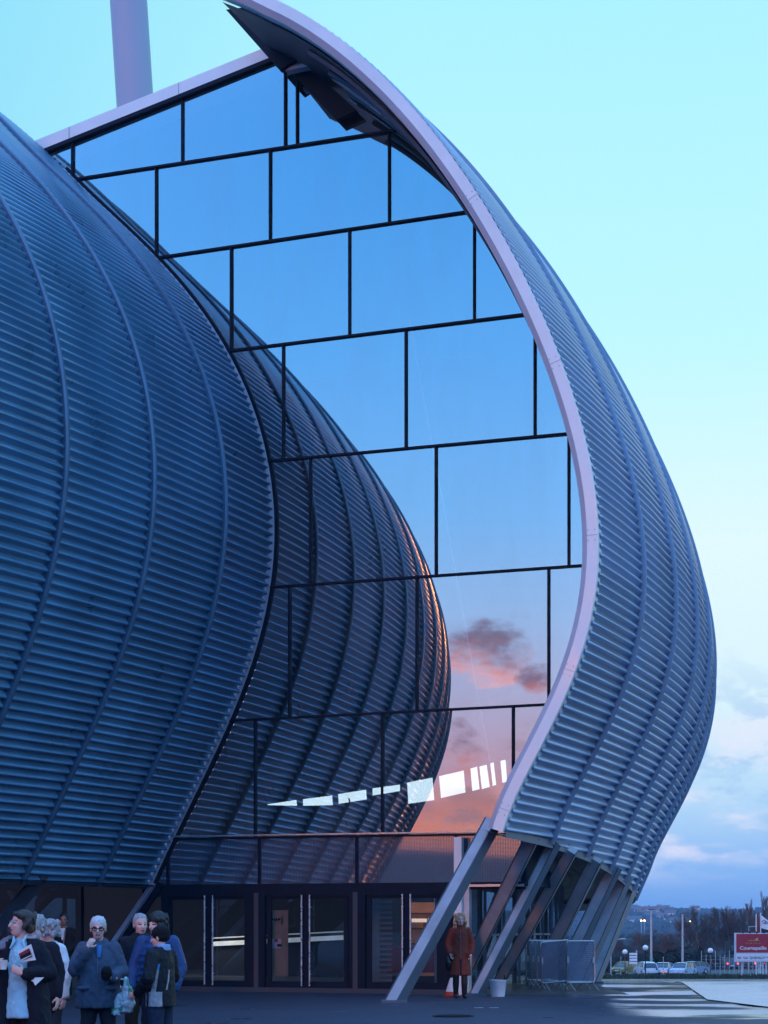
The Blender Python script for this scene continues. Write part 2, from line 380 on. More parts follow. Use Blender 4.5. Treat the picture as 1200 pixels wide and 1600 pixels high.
def asphalt():
    m = bpy.data.materials.new('damp_asphalt'); m.use_nodes = True; nt = m.node_tree; b = nt.nodes['Principled BSDF']; L = nt.links.new
    tc = nt.nodes.new('ShaderNodeTexCoord'); P = tc.outputs['Object']
    def noise_(sc, det, stretch=None, loc=(0, 0, 0)):
        mp = nt.nodes.new('ShaderNodeMapping'); L(P, mp.inputs[0]); mp.inputs['Scale'].default_value = stretch or (1, 1, 1); mp.inputs['Location'].default_value = loc
        n = nt.nodes.new('ShaderNodeTexNoise'); n.inputs['Scale'].default_value = sc; n.inputs['Detail'].default_value = det
        L(mp.outputs[0], n.inputs[0]); return n.outputs[0]
    def rng(v, a, b_, c, d, sm=False):
        r = nt.nodes.new('ShaderNodeMapRange'); L(v, r.inputs[0])
        if sm: r.interpolation_type = 'SMOOTHSTEP'
        for i, k in enumerate((a, b_, c, d)): r.inputs[i + 1].default_value = k
        return r.outputs[0]
    def mt(op, a, b_):
        n = nt.nodes.new('ShaderNodeMath'); n.operation = op
        for i, v in enumerate((a, b_)):
            if isinstance(v, (int, float)): n.inputs[i].default_value = v
            else: L(v, n.inputs[i])
        return n.outputs[0]
    big = noise_(.22, 5); fine = noise_(60, 3); mid = noise_(1.3, 5)
    sx = nt.nodes.new('ShaderNodeSeparateXYZ'); L(P, sx.inputs[0])
    # standing water: long thin patches towards the right of the forecourt
    w = noise_(.5, 6, (.5, .85, 1), (7, 3, 0))
    wet = mt('MULTIPLY', rng(w, .43, .56, 0, 1, True), rng(sx.outputs[0], 2.2, 5.0, 0, 1, True))
    wet2 = mt('MULTIPLY', rng(noise_(.9, 4, (.6, 1.6, 1), (1, 9, 0)), .64, .70, 0, 1, True), .9)
    wet = mt('MAXIMUM', wet, wet2)
    col = nt.nodes.new('ShaderNodeValToRGB'); L(mt('ADD', mt('MULTIPLY', big, .5), mt('MULTIPLY', mid, .5)), col.inputs[0])
    col.color_ramp.elements[0].position = .3; col.color_ramp.elements[0].color = (.019, .027, .050, 1)
    col.color_ramp.elements[1].position = .7; col.color_ramp.elements[1].color = (.036, .047, .080, 1)
    mx = nt.nodes.new('ShaderNodeMix'); mx.data_type = 'RGBA'; mx.blend_type = 'MULTIPLY'; mx.inputs[0].default_value = 1
    L(col.outputs[0], mx.inputs[6]); L(rng(fine, .3, .7, .65, 1.35), mx.inputs[7]); L(mx.outputs[2], b.inputs['Base Color'])
    L(rng(wet, 0, 1, .62, .05), b.inputs['Roughness'])
    bp = nt.nodes.new('ShaderNodeBump'); bp.inputs['Distance'].default_value = .01
    L(rng(wet, 0, 1, .55, .03), bp.inputs['Strength']); L(fine, bp.inputs['Height']); L(bp.outputs[0], b.inputs['Normal'])
    return m
M['asph'] = asphalt()

def grid(name, xs, ys, zf, m, kind='structure', smooth=True):
    mb = MB(); n = len(xs)
    mb.add([(x, y, zf(x, y)) for y in ys for x in xs], [(j * n + i, j * n + i + 1, (j + 1) * n + i + 1, (j + 1) * n + i) for j in range(len(ys) - 1) for i in range(n - 1)])
    return tag(mb.build(name, m, smooth=smooth, angle=0), kind=kind)
ys = [-1300, -800, -200, -60, -20, 0, 5, 10] + list(np.linspace(14, 34, 21)) + [38, 42, 44, 46, 48, 50, 52, 54, 58, 62, 68, 75, 85, 100, 120, 140, 160, 180, 188, 190, 192, 200, 230, 300, 500, 1000, 2950]
xs = [-1300, -800, -200, -60, -30, -15] + list(np.linspace(-8, 14, 45)) + [16, 18, 20, 25, 30, 40, 60, 120, 300, 800, 1300]
grid('ground', xs, ys, gz, M['asph'])
# paler, wet concrete apron on the right
M['apron'] = mat('wet_concrete', (.24, .31, .42), .16, 0, .25, .6, .03, 3, .6)
def on_ground(x, y):                       # where a pixel ray meets the ground
    lo, hi = 12., 400.
    f = lambda Y: at(x, y, Y).z - gz(at(x, y, Y).x, Y)
    for _ in range(60):
        mid = (lo + hi) / 2
        if f(mid) > 0: lo = mid
        else: hi = mid
    p = at(x, y, lo); p.z = gz(p.x, p.y); return p
def sheet(name, quad_px, m, dz, n=14, kind='structure'):
    a, b, c, d = [on_ground(*q) for q in quad_px]; mb = MB(); vs = []
    for j in range(n + 1):
        for i in range(n + 1):
            u, v = i / n, j / n
            p = (a.lerp(b, u)).lerp(d.lerp(c, u), v); vs.append((p.x, p.y, gz(p.x, p.y) + dz))
    mb.add(vs, [(j * (n + 1) + i, j * (n + 1) + i + 1, (j + 1) * (n + 1) + i + 1, (j + 1) * (n + 1) + i) for j in range(n) for i in range(n)])
    return tag(mb.build(name, m, smooth=True, angle=0), kind=kind)
sheet('concrete_apron', [(1105, 1563), (1330, 1592), (1330, 1534.5), (1032, 1534.5)], M['apron'], .02)

# ------------------------------------------------------------------ concert hall
hall = thing('concert_hall', 'huge round concert hall clad in corrugated metal with a tall mirror glass front', 'concert hall', (-2, 40, 0))

def smooth_curve(px, lift, deg=6, n=160):
    P = np.array(px, float); d = np.r_[0, np.cumsum(np.hypot(*np.diff(P, axis=0).T))]
    t = np.linspace(0, d[-1], n); c = np.polyfit(d, P, deg)
    return [lift(np.polyval(c[:, 0], k), np.polyval(c[:, 1], k)) for k in t]
EDGE_L = [(103, 266), (134, 299), (161, 330), (215, 376), (261, 418), (295, 456), (330, 510), (362, 575), (395, 640), (418, 720), (430, 800), (428, 850), (420, 930), (405, 1000), (375, 1090), (350, 1140), (320, 1210), (290, 1270), (265, 1330), (235, 1385)]
EDGE_R = [(427, 0), (461, 15), (507, 42), (568, 92), (630, 153), (668, 199), (706, 245), (760, 320), (800, 390), (830, 450), (855, 520), (880, 580), (905, 650), (920, 710), (930, 770), (935, 830), (935, 880), (930, 940), (915, 1010), (895, 1060), (870, 1110), (845, 1165), (815, 1235), (785, 1300)]
MS2, D2 = .336, 33.0 * K
def arch(x, y):
    Y = D2 / (1 + (x - 600) / FPX * MS2); return at(x, y, Y)
N2 = Vector((MS2, 1, 0)).normalized()
CL = Vector((-71.76 * K, 64.0 * K, 0)); CR = Vector((-60.43 * K, 59.92 * K, 0))

class Rev:
    """a meridian curve turned about a vertical axis"""
    def __init__(s, pts, c, sgn, up=0., down=0., bend=1.):
        s.c = c; s.sgn = sgn
        A = np.array([(math.hypot(p.x - c.x, p.y - c.y), math.atan2(p.y - c.y, p.x - c.x), p.z) for p in pts])
        d = np.r_[0, np.cumsum(np.hypot(np.diff(A[:, 0]), np.diff(A[:, 2])))]
        if up:
            ph = np.unwrap(np.arctan2(np.diff(A[:, 2]), np.diff(A[:, 0])))
            k = bend * (ph[24] - ph[4]) / (d[24] - d[4]); p0 = ph[3]; n = 24; ds = up / n; ex = []; r, z = A[0, 0], A[0, 2]
            dth = (A[8, 1] - A[0, 1]) / (d[8] - d[0])
            for i in range(n):
                a = p0 - k * ds * (i + .5); r -= math.cos(a) * ds; z -= math.sin(a) * ds
                ex.append((r, A[0, 1] - dth * ds * (i + 1), z))
            A = np.vstack([np.array(ex[::-1]), A])
        if down:
            t = (A[-1] - A[-12]); L = math.hypot(t[0], t[2]); A = np.vstack([A] + [A[-1] + t / L * down * f for f in (.25, .5, .75, 1)])
        s.A = A; s.s = np.r_[0, np.cumsum(np.hypot(np.diff(A[:, 0]), np.diff(A[:, 2])))]; s.L = s.s[-1]
        rr, zz = np.gradient(A[:, 0], s.s), np.gradient(A[:, 2], s.s)
        s.nr, s.nz = -zz, rr          # pointing outward for a curve running downwards
    def at(s, t, a, off=0.):
        r = np.interp(t, s.s, s.A[:, 0]); th = np.interp(t, s.s, s.A[:, 1]); z = np.interp(t, s.s, s.A[:, 2])
        nr = np.interp(t, s.s, s.nr); nz = np.interp(t, s.s, s.nz)
        r += off * nr; z += off * nz; th = th + s.sgn * a
        return Vector((s.c.x + r * math.cos(th), s.c.y + r * math.sin(th), z))
    def t_of_z(s, z):
        for i in range(len(s.s) - 1, 0, -1):
            if s.A[i, 2] <= z <= s.A[i - 1, 2]:
                f = (z - s.A[i, 2]) / max(1e-9, s.A[i - 1, 2] - s.A[i, 2]); return s.s[i] + f * (s.s[i - 1] - s.s[i])
        return s.L

PER = .186
def shell(name, rev, bounds, amp, m, m_seam, zcut, seam_w, a_start, label):
    per_col = 8; nrow = int(rev.L / PER * per_col)
    S = np.linspace(0, rev.L, nrow + 1)
    fr = (S / PER) % 1.; cor = np.where(fr < .5625, 1 - 2 * fr / .5625, -1 + 2 * (fr - .5625) / .4375); cor = -np.sin(cor * np.pi / 2 * .8) / np.sin(np.pi / 2 * .8); nzs = np.interp(S, rev.s, rev.nz); cor = cor * amp * (1 - .30 * np.clip((nzs - .25) / .45, 0, 1))
    cols = []
    bs = [a_start] + list(bounds)
    for i in range(len(bs) - 1):
        a, b = bs[i], bs[i + 1]; w = b - a; e = .0011
        cols += [(a, 0.25 if i or rev.sgn > 0 else 1.), (a + e, .9 if i or rev.sgn > 0 else 1.), (a + w / 2, 1.), (b - e, .9)]
    cols.append((bs[-1], .25))
    mb = MB(); vs = []; keep = []
    for a, f in cols:
        te = rev.t_of_z(zcut(a)); k = []
        for i, t in enumerate(S):
            if t > te: vs.append(rev.at(te, a)); k.append(False)
            else: vs.append(rev.at(t, a, cor[i] * f)); k.append(True)
        keep.append(k)
    n = nrow + 1; fs = []
    for c in range(len(cols) - 1):
        for i in range(nrow):
            if not (keep[c][i] or keep[c + 1][i]): continue
            f = (c * n + i, c * n + i + 1, (c + 1) * n + i + 1, (c + 1) * n + i)
            fs.append(f if rev.sgn > 0 else f[::-1])
    mb.add(vs, fs)
    # each run of sheets between two seams has its own slightly different finish
    rnd = random.Random(len(bounds)); lap = [rnd.uniform(0, 3.2) for _ in bs]; pick = {}
    def finish(c, i):
        k = (c // 3, int((S[i] + lap[min(c // 3, len(lap) - 1)]) / 3.4))
        if k not in pick: pick[k] = rnd.choice((0, 0, 1, 2))
        return pick[k]
    mb.m = [finish(f[0] // n if rev.sgn > 0 else f[3] // n, f[0] % n if rev.sgn > 0 else f[3] % n) for f in fs]
    ob = mb.build(name, m, hall, smooth=True, angle=0); ob['label'] = label
    for b in bounds:
        te = rev.t_of_z(zcut(b)); ts = np.linspace(0, te, 90); h = seam_w / 2 / 80
        mb = MB(); vs = []
        for t in ts:
            vs += [rev.at(t, b - h, -.02), rev.at(t, b - h, amp + .015), rev.at(t, b - h * .35, amp + .045), rev.at(t, b + h * .35, amp + .045), rev.at(t, b + h, amp + .015), rev.at(t, b + h, -.02)]
        fs = []
        for i in range(len(ts) - 1):
            for j in range(5):
                f = (i * 6 + j, i * 6 + j + 1, (i + 1) * 6 + j + 1, (i + 1) * 6 + j); fs.append(f)
        mb.add(vs, fs); mb.build('seam', m_seam, ob, smooth=True, angle=30)
    return ob

# left shell: starts on the glass and swings round towards the camera's left
eL = smooth_curve(EDGE_L, fac)
revL = Rev(eL, CL, -1, up=9, bend=7)
dL, dL0 = .03462, .02989
zL = 2.33
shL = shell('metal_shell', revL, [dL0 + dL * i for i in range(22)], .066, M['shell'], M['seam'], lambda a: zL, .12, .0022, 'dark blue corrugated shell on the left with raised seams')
# pale toothed flashing along its end, and the black rebate against the glass
def ribbon(rev, a0, a1, off0, off1, t0, t1, step, wavy=0.):
    ts = np.arange(t0, t1, step); mb = MB(); vs = []
    for t in ts:
        w = math.sin(2 * math.pi * t / PER) * wavy
        vs += [rev.at(t, a0, off0 + w), rev.at(t, a1, off1 + w)]
    mb.add(vs, [(i * 2, i * 2 + 1, i * 2 + 3, i * 2 + 2) for i in range(len(ts) - 1)]); return mb
tz = revL.t_of_z(zL)
M['flash_pale'] = mat('pale_flashing', (.72, .70, .78), .5, 0, .12, 6)
mbf = ribbon(revL, .0026, .0007, .012, .030, 9.0, tz, PER / 8)
r2 = ribbon(revL, .0007, .0007, .030, -.2, 9.0, tz, PER / 4); mbf.add(r2.v, r2.f)
mbf.build('edge_flashing', M['flash_pale'], shL)
mb = MB(); pts = [fac(p[0], p[1]) for p in []]
L3 = [p for p in eL]
vs = []
for i, p in enumerate(L3):
    t = (L3[min(i + 1, len(L3) - 1)] - L3[max(i - 1, 0)]).normalized(); q = t.cross(FN).normalized()
    if q.dot(FT) < 0: q = -q
    vs += [p - FN * .03 + q * .0, p - FN * .05 + q * .10, p + FN * .03 + q * .10]
mb.add(vs, [(i * 3 + j, i * 3 + j + 1, i * 3 + j + 4, i * 3 + j + 3) for i in range(len(L3) - 1) for j in range(2)])
mb.build('edge_trim', M['dark'], shL)
# bottom rail of the left shell
ang = np.linspace(.002, dL0 + dL * 21, 60); mb = MB(); vs = []
for a in ang:
    p = revL.at(tz, a); q = revL.at(tz, a, -.5)
    vs += [p + Vector((0, 0, .05)), p - Vector((0, 0, .06)), q - Vector((0, 0, .06))]
mb.add(vs, [(i * 3 + j, i * 3 + j + 1, i * 3 + j + 4, i * 3 + j + 3) for i in range(len(ang) - 1) for j in range(2)])
mb.build('bottom_rail', M['steel_d'], shL)

# right shell: starts on the white arch in front of the glass and swings away
eR = smooth_curve(EDGE_R, arch)
revR = Rev(eR, CR, 1, up=1.3, down=1.6)
dR, dR0 = .04393, .04110
ZB = [1.68, 1.607, 1.47, 1.29, 1.11, .98, .88, .8, .75, .7]
def zR(a):
    k = max(0, (a - dR0) / dR + 1) if a > dR0 else a / dR0
    i = min(int(k), len(ZB) - 2); f = min(1, k - i)
    return (ZB[i] * (1 - f) + ZB[i + 1] * f) * K + CAMZ
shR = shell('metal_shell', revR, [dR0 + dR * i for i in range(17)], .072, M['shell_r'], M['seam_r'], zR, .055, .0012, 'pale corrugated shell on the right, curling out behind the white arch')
ang = np.linspace(.001, dR0 + dR * 16, 70); mb = MB(); vs = []
for a in ang:
    te = revR.t_of_z(zR(a)); p = revR.at(te, a, .03); q = revR.at(te, a, -.5)
    vs += [p + Vector((0, 0, .07)), p - Vector((0, 0, .09)), q - Vector((0, 0, .09))]
mb.add(vs, [(i * 3 + j, i * 3 + j + 1, i * 3 + j + 4, i * 3 + j + 3) for i in range(len(ang) - 1) for j in range(2)])
mb.build('bottom_rail', M['steel_d'], shR)
# inner lining of the right shell
ts = np.linspace(0, revR.L - 1.7, 70); angs = np.linspace(.004, dR0 + dR * 16, 40); mb = MB()
mb.add([revR.at(t, a, -.38) for a in angs for t in ts], [(i * 70 + j, i * 70 + j + 1, (i + 1) * 70 + j + 1, (i + 1) * 70 + j) for i in range(39) for j in range(69)])
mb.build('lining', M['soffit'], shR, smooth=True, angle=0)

# white arch band in front of the right shell
def arch_band():
    ts = np.linspace(0, revR.t_of_z(zR(0)), 150); P = [revR.at(t, 0) for t in ts]; mb = MB(); vs = []; mi = []
    # profile in (inward, back): outer face, front, chamfer, return
    prof = [(0, .34), (0, 0), (.21, 0), (.325, .10), (.325, .38)]
    for i, p in enumerate(P):
        t = (P[min(i + 1, len(P) - 1)] - P[max(i - 1, 0)]).normalized(); q = N2.cross(t).normalized()
        if q.dot(revR.c - p) < 0: q = -q
        vs += [p + q * w + N2 * b - N2 * .06 for w, b in prof]
    n = len(prof); fs = []; 
    for i in range(len(P) - 1):
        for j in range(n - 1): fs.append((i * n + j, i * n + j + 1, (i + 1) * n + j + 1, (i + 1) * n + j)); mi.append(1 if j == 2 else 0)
    o = len(mb.v); mb.add(vs, fs); mb.m = mi
    mb.add([vs[-n + j] for j in range(n)], [tuple(range(n))], 0)
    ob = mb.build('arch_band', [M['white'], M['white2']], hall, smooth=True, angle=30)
    # splice joints and bolt heads
    for t in (7.6, 11.4, 14.9, 17.6, 20.4):
        j = MB(); i = int(t / ts[-1] * 149); p = P[i]; tt = (P[i + 1] - P[i - 1]).normalized(); q = N2.cross(tt).normalized()
        if q.dot(revR.c - p) < 0: q = -q
        j.beam(p + q * .0 - N2 * .063, p + q * .21 - N2 * .063, .010, .006, side=tt)
        j.build('joint', M['steel'], ob)
        for w in (.06, .19):
            for s_ in (-.10, .10):
                b = MB(); b.ell(p + q * w - N2 * .063 + tt * s_, .009, None, 6, 4); b.build('bolt', M['steel_d'], ob)
arch_band()

# glass edge on the right: where the right shell's lining meets the facade plane
right_edge = []
for t in np.linspace(0.0, revR.L - 1.6, 90):
    lo, hi = 0., .25
    f = lambda a: revR.at(t, a, -.36).dot(FN) - DF / NN
    if f(lo) > 0 or f(hi) < 0: continue
    for _ in range(40):
        m_ = (lo + hi) / 2
        if f(m_) < 0: lo = m_
        else: hi = m_
    right_edge.append(revR.at(t, lo, -.36))
def to_px(p): return (600 + FPX * p.x / p.y, YH - FPX * (p.z - CAMZ) / p.y)
RE = [to_px(p) for p in right_edge]
roof_y = lambda x: 238 + (x - 62) * (90 - 238) / (430 - 62)
RE = [p for p in RE if p[1] > roof_y(p[0]) + 1]
LE = [to_px(p) for p in eL]
poly = [(62, 238), (430, 90)]
x0 = RE[0]; poly += [(x0[0], roof_y(x0[0]))] + RE[::2] + [(816, 1300), (816, 1385), (225, 1390)] + [p for p in LE[::-4]]

T = {0: lambda x: roof_y(x), 1: lambda x: 278 - .1525 * (x - 130), 2: lambda x: 400 - .1483 * (x - 263), 3: lambda x: 547 - .1236 * (x - 367),
     4: lambda x: 720 - .0923 * (x - 425), 5: lambda x: 917 - .0702 * (x - 430), 6: lambda x: 1125 - .0516 * (x - 380), 7: lambda x: 1311 - .0155 * (x - 270), 8: lambda x: 1388 - .0075 * (x - 225)}
MUL = {0: [113, 285, 445.5, 464], 1: [244, 422, 608], 2: [361, 546, 741], 3: [442.5, 634, 835.5], 4: [485, 681, 888.5], 5: [452, 651, 857], 6: [398.5, 597, 801.5], 7: [262, 405, 557, 712]}
def clip(poly, inside, cut):
    out = []
    for i in range(len(poly)):
        a, b = poly[i], poly[(i + 1) % len(poly)]; ia, ib = inside(a), inside(b)
        if ia: out.append(a)
        if ia != ib: out.append(cut(a, b))
    return out
def halfplane(poly, p, q):                  # keep what lies to the right of p->q in picture axes (y down)
    f = lambda a: (q[0] - p[0]) * (a[1] - p[1]) - (q[1] - p[1]) * (a[0] - p[0])
    return clip(poly, lambda a: f(a) >= 0, lambda a, b: (a[0] + (b[0] - a[0]) * f(a) / (f(a) - f(b)), a[1] + (b[1] - a[1]) * f(a) / (f(a) - f(b))))
curtain = None
frame = MB()
frame.beam(fac(62, roof_y(62) + 3, .05), fac(433, roof_y(433) + 3, .05), .09, .16)
curtain = frame.build('curtain_wall', M['dark'], hall)
def span(y_of_x, xa, xb):                   # part of a transom inside the outline
    ins = []
    for x in np.arange(xa, xb, 1.0):
        y = y_of_x(x); c = False; j = len(poly) - 1
        for i in range(len(poly)):
            (x1, y1), (x2, y2) = poly[i], poly[j]
            if (y1 > y) != (y2 > y) and x < (x2 - x1) * (y - y1) / (y2 - y1) + x1: c = not c
            j = i
        if c: ins.append(x)
    return (min(ins), max(ins)) if ins else None
def vspan(x, ya, yb):
    ins = []
    for y in np.arange(ya, yb, 1.0):
        c = False; j = len(poly) - 1
        for i in range(len(poly)):
            (x1, y1), (x2, y2) = poly[i], poly[j]
            if (y1 > y) != (y2 > y) and x < (x2 - x1) * (y - y1) / (y2 - y1) + x1: c = not c
            j = i
        if c: ins.append(y)
    return (min(ins), max(ins)) if ins else None
for r in range(1, 9):
    sp = span(T[r], 60, 960)
    if sp:
        mb = MB(); mb.beam(fac(sp[0] - 4, T[r](sp[0] - 4), .04), fac(sp[1] + 6, T[r](sp[1] + 6), .04), .042 if r < 8 else .16, .07)
        mb.build('transom', M['dark'], curtain)
for r in range(8):
    cell = halfplane(poly, (0, T[r](0)), (1000, T[r](1000)))
    cell = halfplane(cell, (1000, T[r + 1](1000)), (0, T[r + 1](0)))
    xsM = [-50] + MUL[r] + [1100]
    for a, b in zip(xsM[:-1], xsM[1:]):
        c = halfplane(halfplane(cell, (a, 1000), (a, 0)), (b, 0), (b, 1000))
        area = .5 * abs(sum(c[i][0] * c[(i + 1) % len(c)][1] - c[(i + 1) % len(c)][0] * c[i][1] for i in range(len(c)))) if len(c) > 2 else 0
        if area < 60: continue
        off = random.uniform(-.006, .006)
        q_ = [fac(x, y, off) for x, y in c]; cen = sum(q_, Vector()) / len(q_); ty, tz_ = random.gauss(0, .0015), random.gauss(0, .0015)
        q_ = [p - FN * ((p - cen).dot(FT) * ty + (p.z - cen.z) * tz_) for p in q_]
        mb = MB(); mb.add(q_, [tuple(range(len(c)))[::-1]])
        mb.build('window_pane', M['screen'] if r == 7 else M['glass'], curtain)
    for x in MUL[r]:
        vs_ = vspan(x, T[r](x) + 1, T[r + 1](x) - 1)
        if vs_:
            mb = MB(); mb.beam(fac(x, vs_[0] - 1, .03), fac(x, vs_[1] + 1, .03),   .040 if x != 464 else .035, .07, side=FT); mb.build('mullion', M['dark'], curtain)
# little blind rail along the foot of the big panes
mb = MB(); mb.beam(fac(272, T[7](272) - 4, .1), fac(750, T[7](750) - 4, .1), .03, .03); mb.build('rail', M['galv'], curtain)

# roof edge: white fascia and the roof deck behind it
mb = MB()
a, b = fac(30, roof_y(30) - 1, .06), fac(452, roof_y(452) - 1, .06)
up = Vector((0, 0, .30))
mb.prism([a, b, b + up, a + up], FN * .9)
fas = mb.build('roof_fascia', M['white'], hall)
for x in (108, 279):
    j = MB(); p = fac(x, roof_y(x) - 1, .064); j.beam(p, p + Vector((0, 0, .30)), .02, .008, side=FT); j.build('joint', M['steel'], fas)
a, b = fac(-200, roof_y(-200), -.6), fac(470, roof_y(470), -.6)
mb = MB(); mb.prism([a, b, b + Vector((0, 0, .15)), a + Vector((0, 0, .15))], FN * 26); mb.build('roof_deck', M['inner'], hall)

# dark plates hanging under the arch at the top
def plate(px, off, th=.1, m=None, name='soffit_plate'):
    mb = MB(); mb.prism([fac(x, y, off) for x, y in px], FN * th); return mb.build(name, m or M['dark'], hall)
plate([(353, 15), (392, 10), (470, 88), (437, 110)], .7, .12, M['dark'])
plate([(450, 108), (486, 106), (557, 172), (525, 187)], .30, .12, M['dark'])
mb = MB(); mb.beam(fac(448, 111, .5), fac(492, 102, .5), .08, .2); mb.beam(fac(515, 118, .5), fac(597, 177,   .5), .07, .12); mb.beam(fac(601, 180, .5), fac(622, 194,   .5), .07, .12)
mb.build('soffit_trim', M['white2'], hall)
mb = MB()
for a_ in (.012, .026, .040):
    ts_ = np.linspace(2, revR.t_of_z(13.5), 30); mb.tube([revR.at(t, a_, -.42) for t in ts_], .07, 6)
mb.build('soffit_ribs', M['steel_d'], hall)

# ground floor -------------------------------------------------------------
zt = lambda x: T[8](x)
def gpx(x, off=0.):                          # foot of the facade under pixel column x
    Y = (DF - off * NN) / (1 + (x - 600) / FPX * MS); return Vector(((x - 600) / FPX * Y, Y, 0))
door_h = lambda x: fac(x, zt(x) + 10).z
mb = MB(); mb.beam(fac(225, zt(225) + 6, .02), fac(712, zt(712) + 6, .02), .22, .16); mb.build('door_lintel', M['dark'], hall)
mb = MB(); mb.beam(gpx(225, .05) + Vector((0, 0, .05)), gpx(709, .05) + Vector((0, 0, .05)), .10, .22); mb.build('door_threshold', M['post_grey'], hall)
def door_leaf(xa, xb, hx, glass_m=None):
    """leaf between pixel columns xa and xb, handle at hx"""
    h = door_h(xa); A, B = gpx(xa, .04), gpx(xb, .04); z0, z1 = Vector((0, 0, .10)), Vector((0, 0, h))
    t = (B - A).normalized(); w = .10; mb = MB()
    mb.beam(A + t * w / 2 + z0, A + t * w / 2 + z1, w, .06, side=FT); mb.beam(B - t * w / 2 + z0, B - t * w / 2 + z1, w, .06, side=FT)
    mb.beam(A + t * w + z0 + Vector((0, 0, .07)), B - t * w + z0 + Vector((0, 0, .07)), .14, .055); mb.beam(A + t * w + z1 - Vector((0, 0, .06)), B - t * w + z1 - Vector((0, 0, .06)), .12, .055)
    ob = mb.build('door_leaf', M['dark'], hall)
    p = MB(); a, b = A + t * w, B - t * w
    p.add([a + z0, b + z0, b + z1, a + z1], [(0, 1, 2, 3)]); p.build('door_pane', M['glass_d'], ob)
    hd = MB(); q = gpx(hx, .16); hd.tube([q + Vector((0, 0, .14)), q + Vector((0, 0, h - .03))], .018, 8)
    for zz in (.4, 1.2, h - .3): hd.tube([q + Vector((0, 0, zz)), q + FN * .1 + Vector((0, 0, zz))], .01, 6)
    hd.build('handle', M['chrome'], ob)
for d in ((263, 326, 319.5), (326, 389, 332), (418, 477.5, 471), (477.5, 545, 483.5), (574, 634.5, 628.5), (634.5, 690, 641)): door_leaf(*d)
for x, w, m in ((402.5, .11, 'post_grey'), (557, .11, 'post_grey'), (410.5, .14, 'dark'), (394, .13, 'dark'), (551, .13, 'dark'), (566, .17, 'dark'), (258, .14, 'dark'), (699, .24, 'dark')):
    mb = MB(); p = gpx(x, .06); mb.beam(p, p + Vector((0, 0, door_h(x) + .02)), w, .13 if m == 'dark' else .17, side=FT); mb.build('door_post', M[m], hall)
mb = MB(); p = gpx(717, .22); mb.beam(p, Vector((p.x, p.y, fac(717, 1309).z)), .17, .17, side=FT); mb.build('white_post', M['white'], hall)
mb = MB(); p = gpx(729, .10); mb.beam(p, Vector((p.x, p.y, fac(729, 1386).z)), .17, .17, side=FT); mb.build('corner_post', M['steel'], hall)
mb = MB(); mb.beam(fac(726, 1384, .12), fac(818, 1383, .12), .05, .1); mb.build('sill', M['galv'], hall)
mb = MB(); mb.prism([fac(814, 1308, .02), fac(822, 1308, .02), fac(822, 1384, .02), fac(814, 1384, .02)], FN * 2.5); mb.build('screen_return', M['dark'], hall)

# glazed ground floor under the right shell, set back and following its curve
def inset(rev, a, d, z):                    # point d metres inside the shell's bottom line
    r0 = np.interp(rev.t_of_z(CAMZ + 1.6), rev.s, rev.A[:, 0]); th = np.interp(rev.t_of_z(CAMZ + 1.6), rev.s, rev.A[:, 1]) + rev.sgn * a
    return Vector((rev.c.x + (r0 - d) * math.cos(th), rev.c.y + (r0 - d) * math.sin(th), z))
IN = 2.6
gl = MB(); mulb = []
aa = np.linspace(.045, .62, 24)
def gz0(a): p = inset(revR, a, IN, 0); return gz(p.x, p.y)
for a, b in zip(aa[:-1], aa[1:]):
    gl.add([inset(revR, a, IN, gz0(a) - .2), inset(revR, b, IN, gz0(b) - .2), inset(revR, b, IN, 2.75), inset(revR, a, IN, 2.75)], [(0, 1, 2, 3)])
gw = gl.build('ground_floor_glazing', M['glass_g'], hall)
for a in aa:
    p = inset(revR, a, IN - .06, gz0(a) - .1); mb = MB(); mb.beam(p, Vector((p.x, p.y, 2.75)), .07, .12, side=Vector((1, 0, 0))); mb.build('mullion', M['steel_d'], gw)
mb = MB()
for a, b in zip(aa[:-1], aa[1:]): mb.beam(inset(revR, a, IN - .06, gz0(a) + 1.25), inset(revR, b, IN - .06, gz0(b) + 1.25), .05, .06)
mb.build('transom', M['steel_d'], gw)
# dark ribbed soffit between the glazing and the shell's foot
mb = MB(); n = 40; ang = np.linspace(.0, dR0 + dR * 16, n); ds = np.linspace(.15, IN + .3, 15)
def zsof(a, d): return zR(a) + .10 + .22 * d
vs = [inset(revR, a, d, zsof(a, d) + (.04 if j % 2 else 0)) for a in ang for j, d in enumerate(ds)]
bad = [p.dot(FN) < DF / NN + .05 and to_px(p)[0] < 812 for p in vs]
mb.add(vs, [f for f in ((i * 15 + j, i * 15 + j + 1, (i + 1) * 15 + j + 1, (i + 1) * 15 + j) for i in range(n - 1) for j in range(14)) if not any(bad[k] for k in f)])
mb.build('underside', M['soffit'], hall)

# leaning box columns
def column(top, foot, w, d, name='leaning_column', lab=None):
    ax = (top - foot).normalized(); sd = Vector((.87, -.5, 0)); sd = (sd - sd.dot(ax) * ax).normalized()
    mb = MB(); mb.beam(foot - ax * .1, top + ax * .3, w, d, side=sd)
    for s_ in (-1, 1): mb.beam(foot - ax * .1 + sd * s_ * (w / 2 - .006), top + ax * .3 + sd * s_ * (w / 2 - .006), .022, d + .03, side=sd, mi=1)
    ob = mb.build(name, [M['steel'], M['steel_d']], hall)
    b_ = MB(); b_.box(foot + Vector((0, 0, .02)), (w + .22, .46, .05)); b_.build('base_plate', M['steel_d'], ob)
    return ob
def colpx(xt, yt, Yt, xf, yf, w, d=.20):
    f = on_ground(xf, yf) if yf > 1500 else None
    return column(at(xt, yt, Yt), f, w, d)
colpx(760, 1303, 36.3, 616, 1566, .27, .22)
colpx(823, 1326, 37.8, 712, 1550, .27)
colpx(857, 1336, 38.8, 744, 1555, .20)
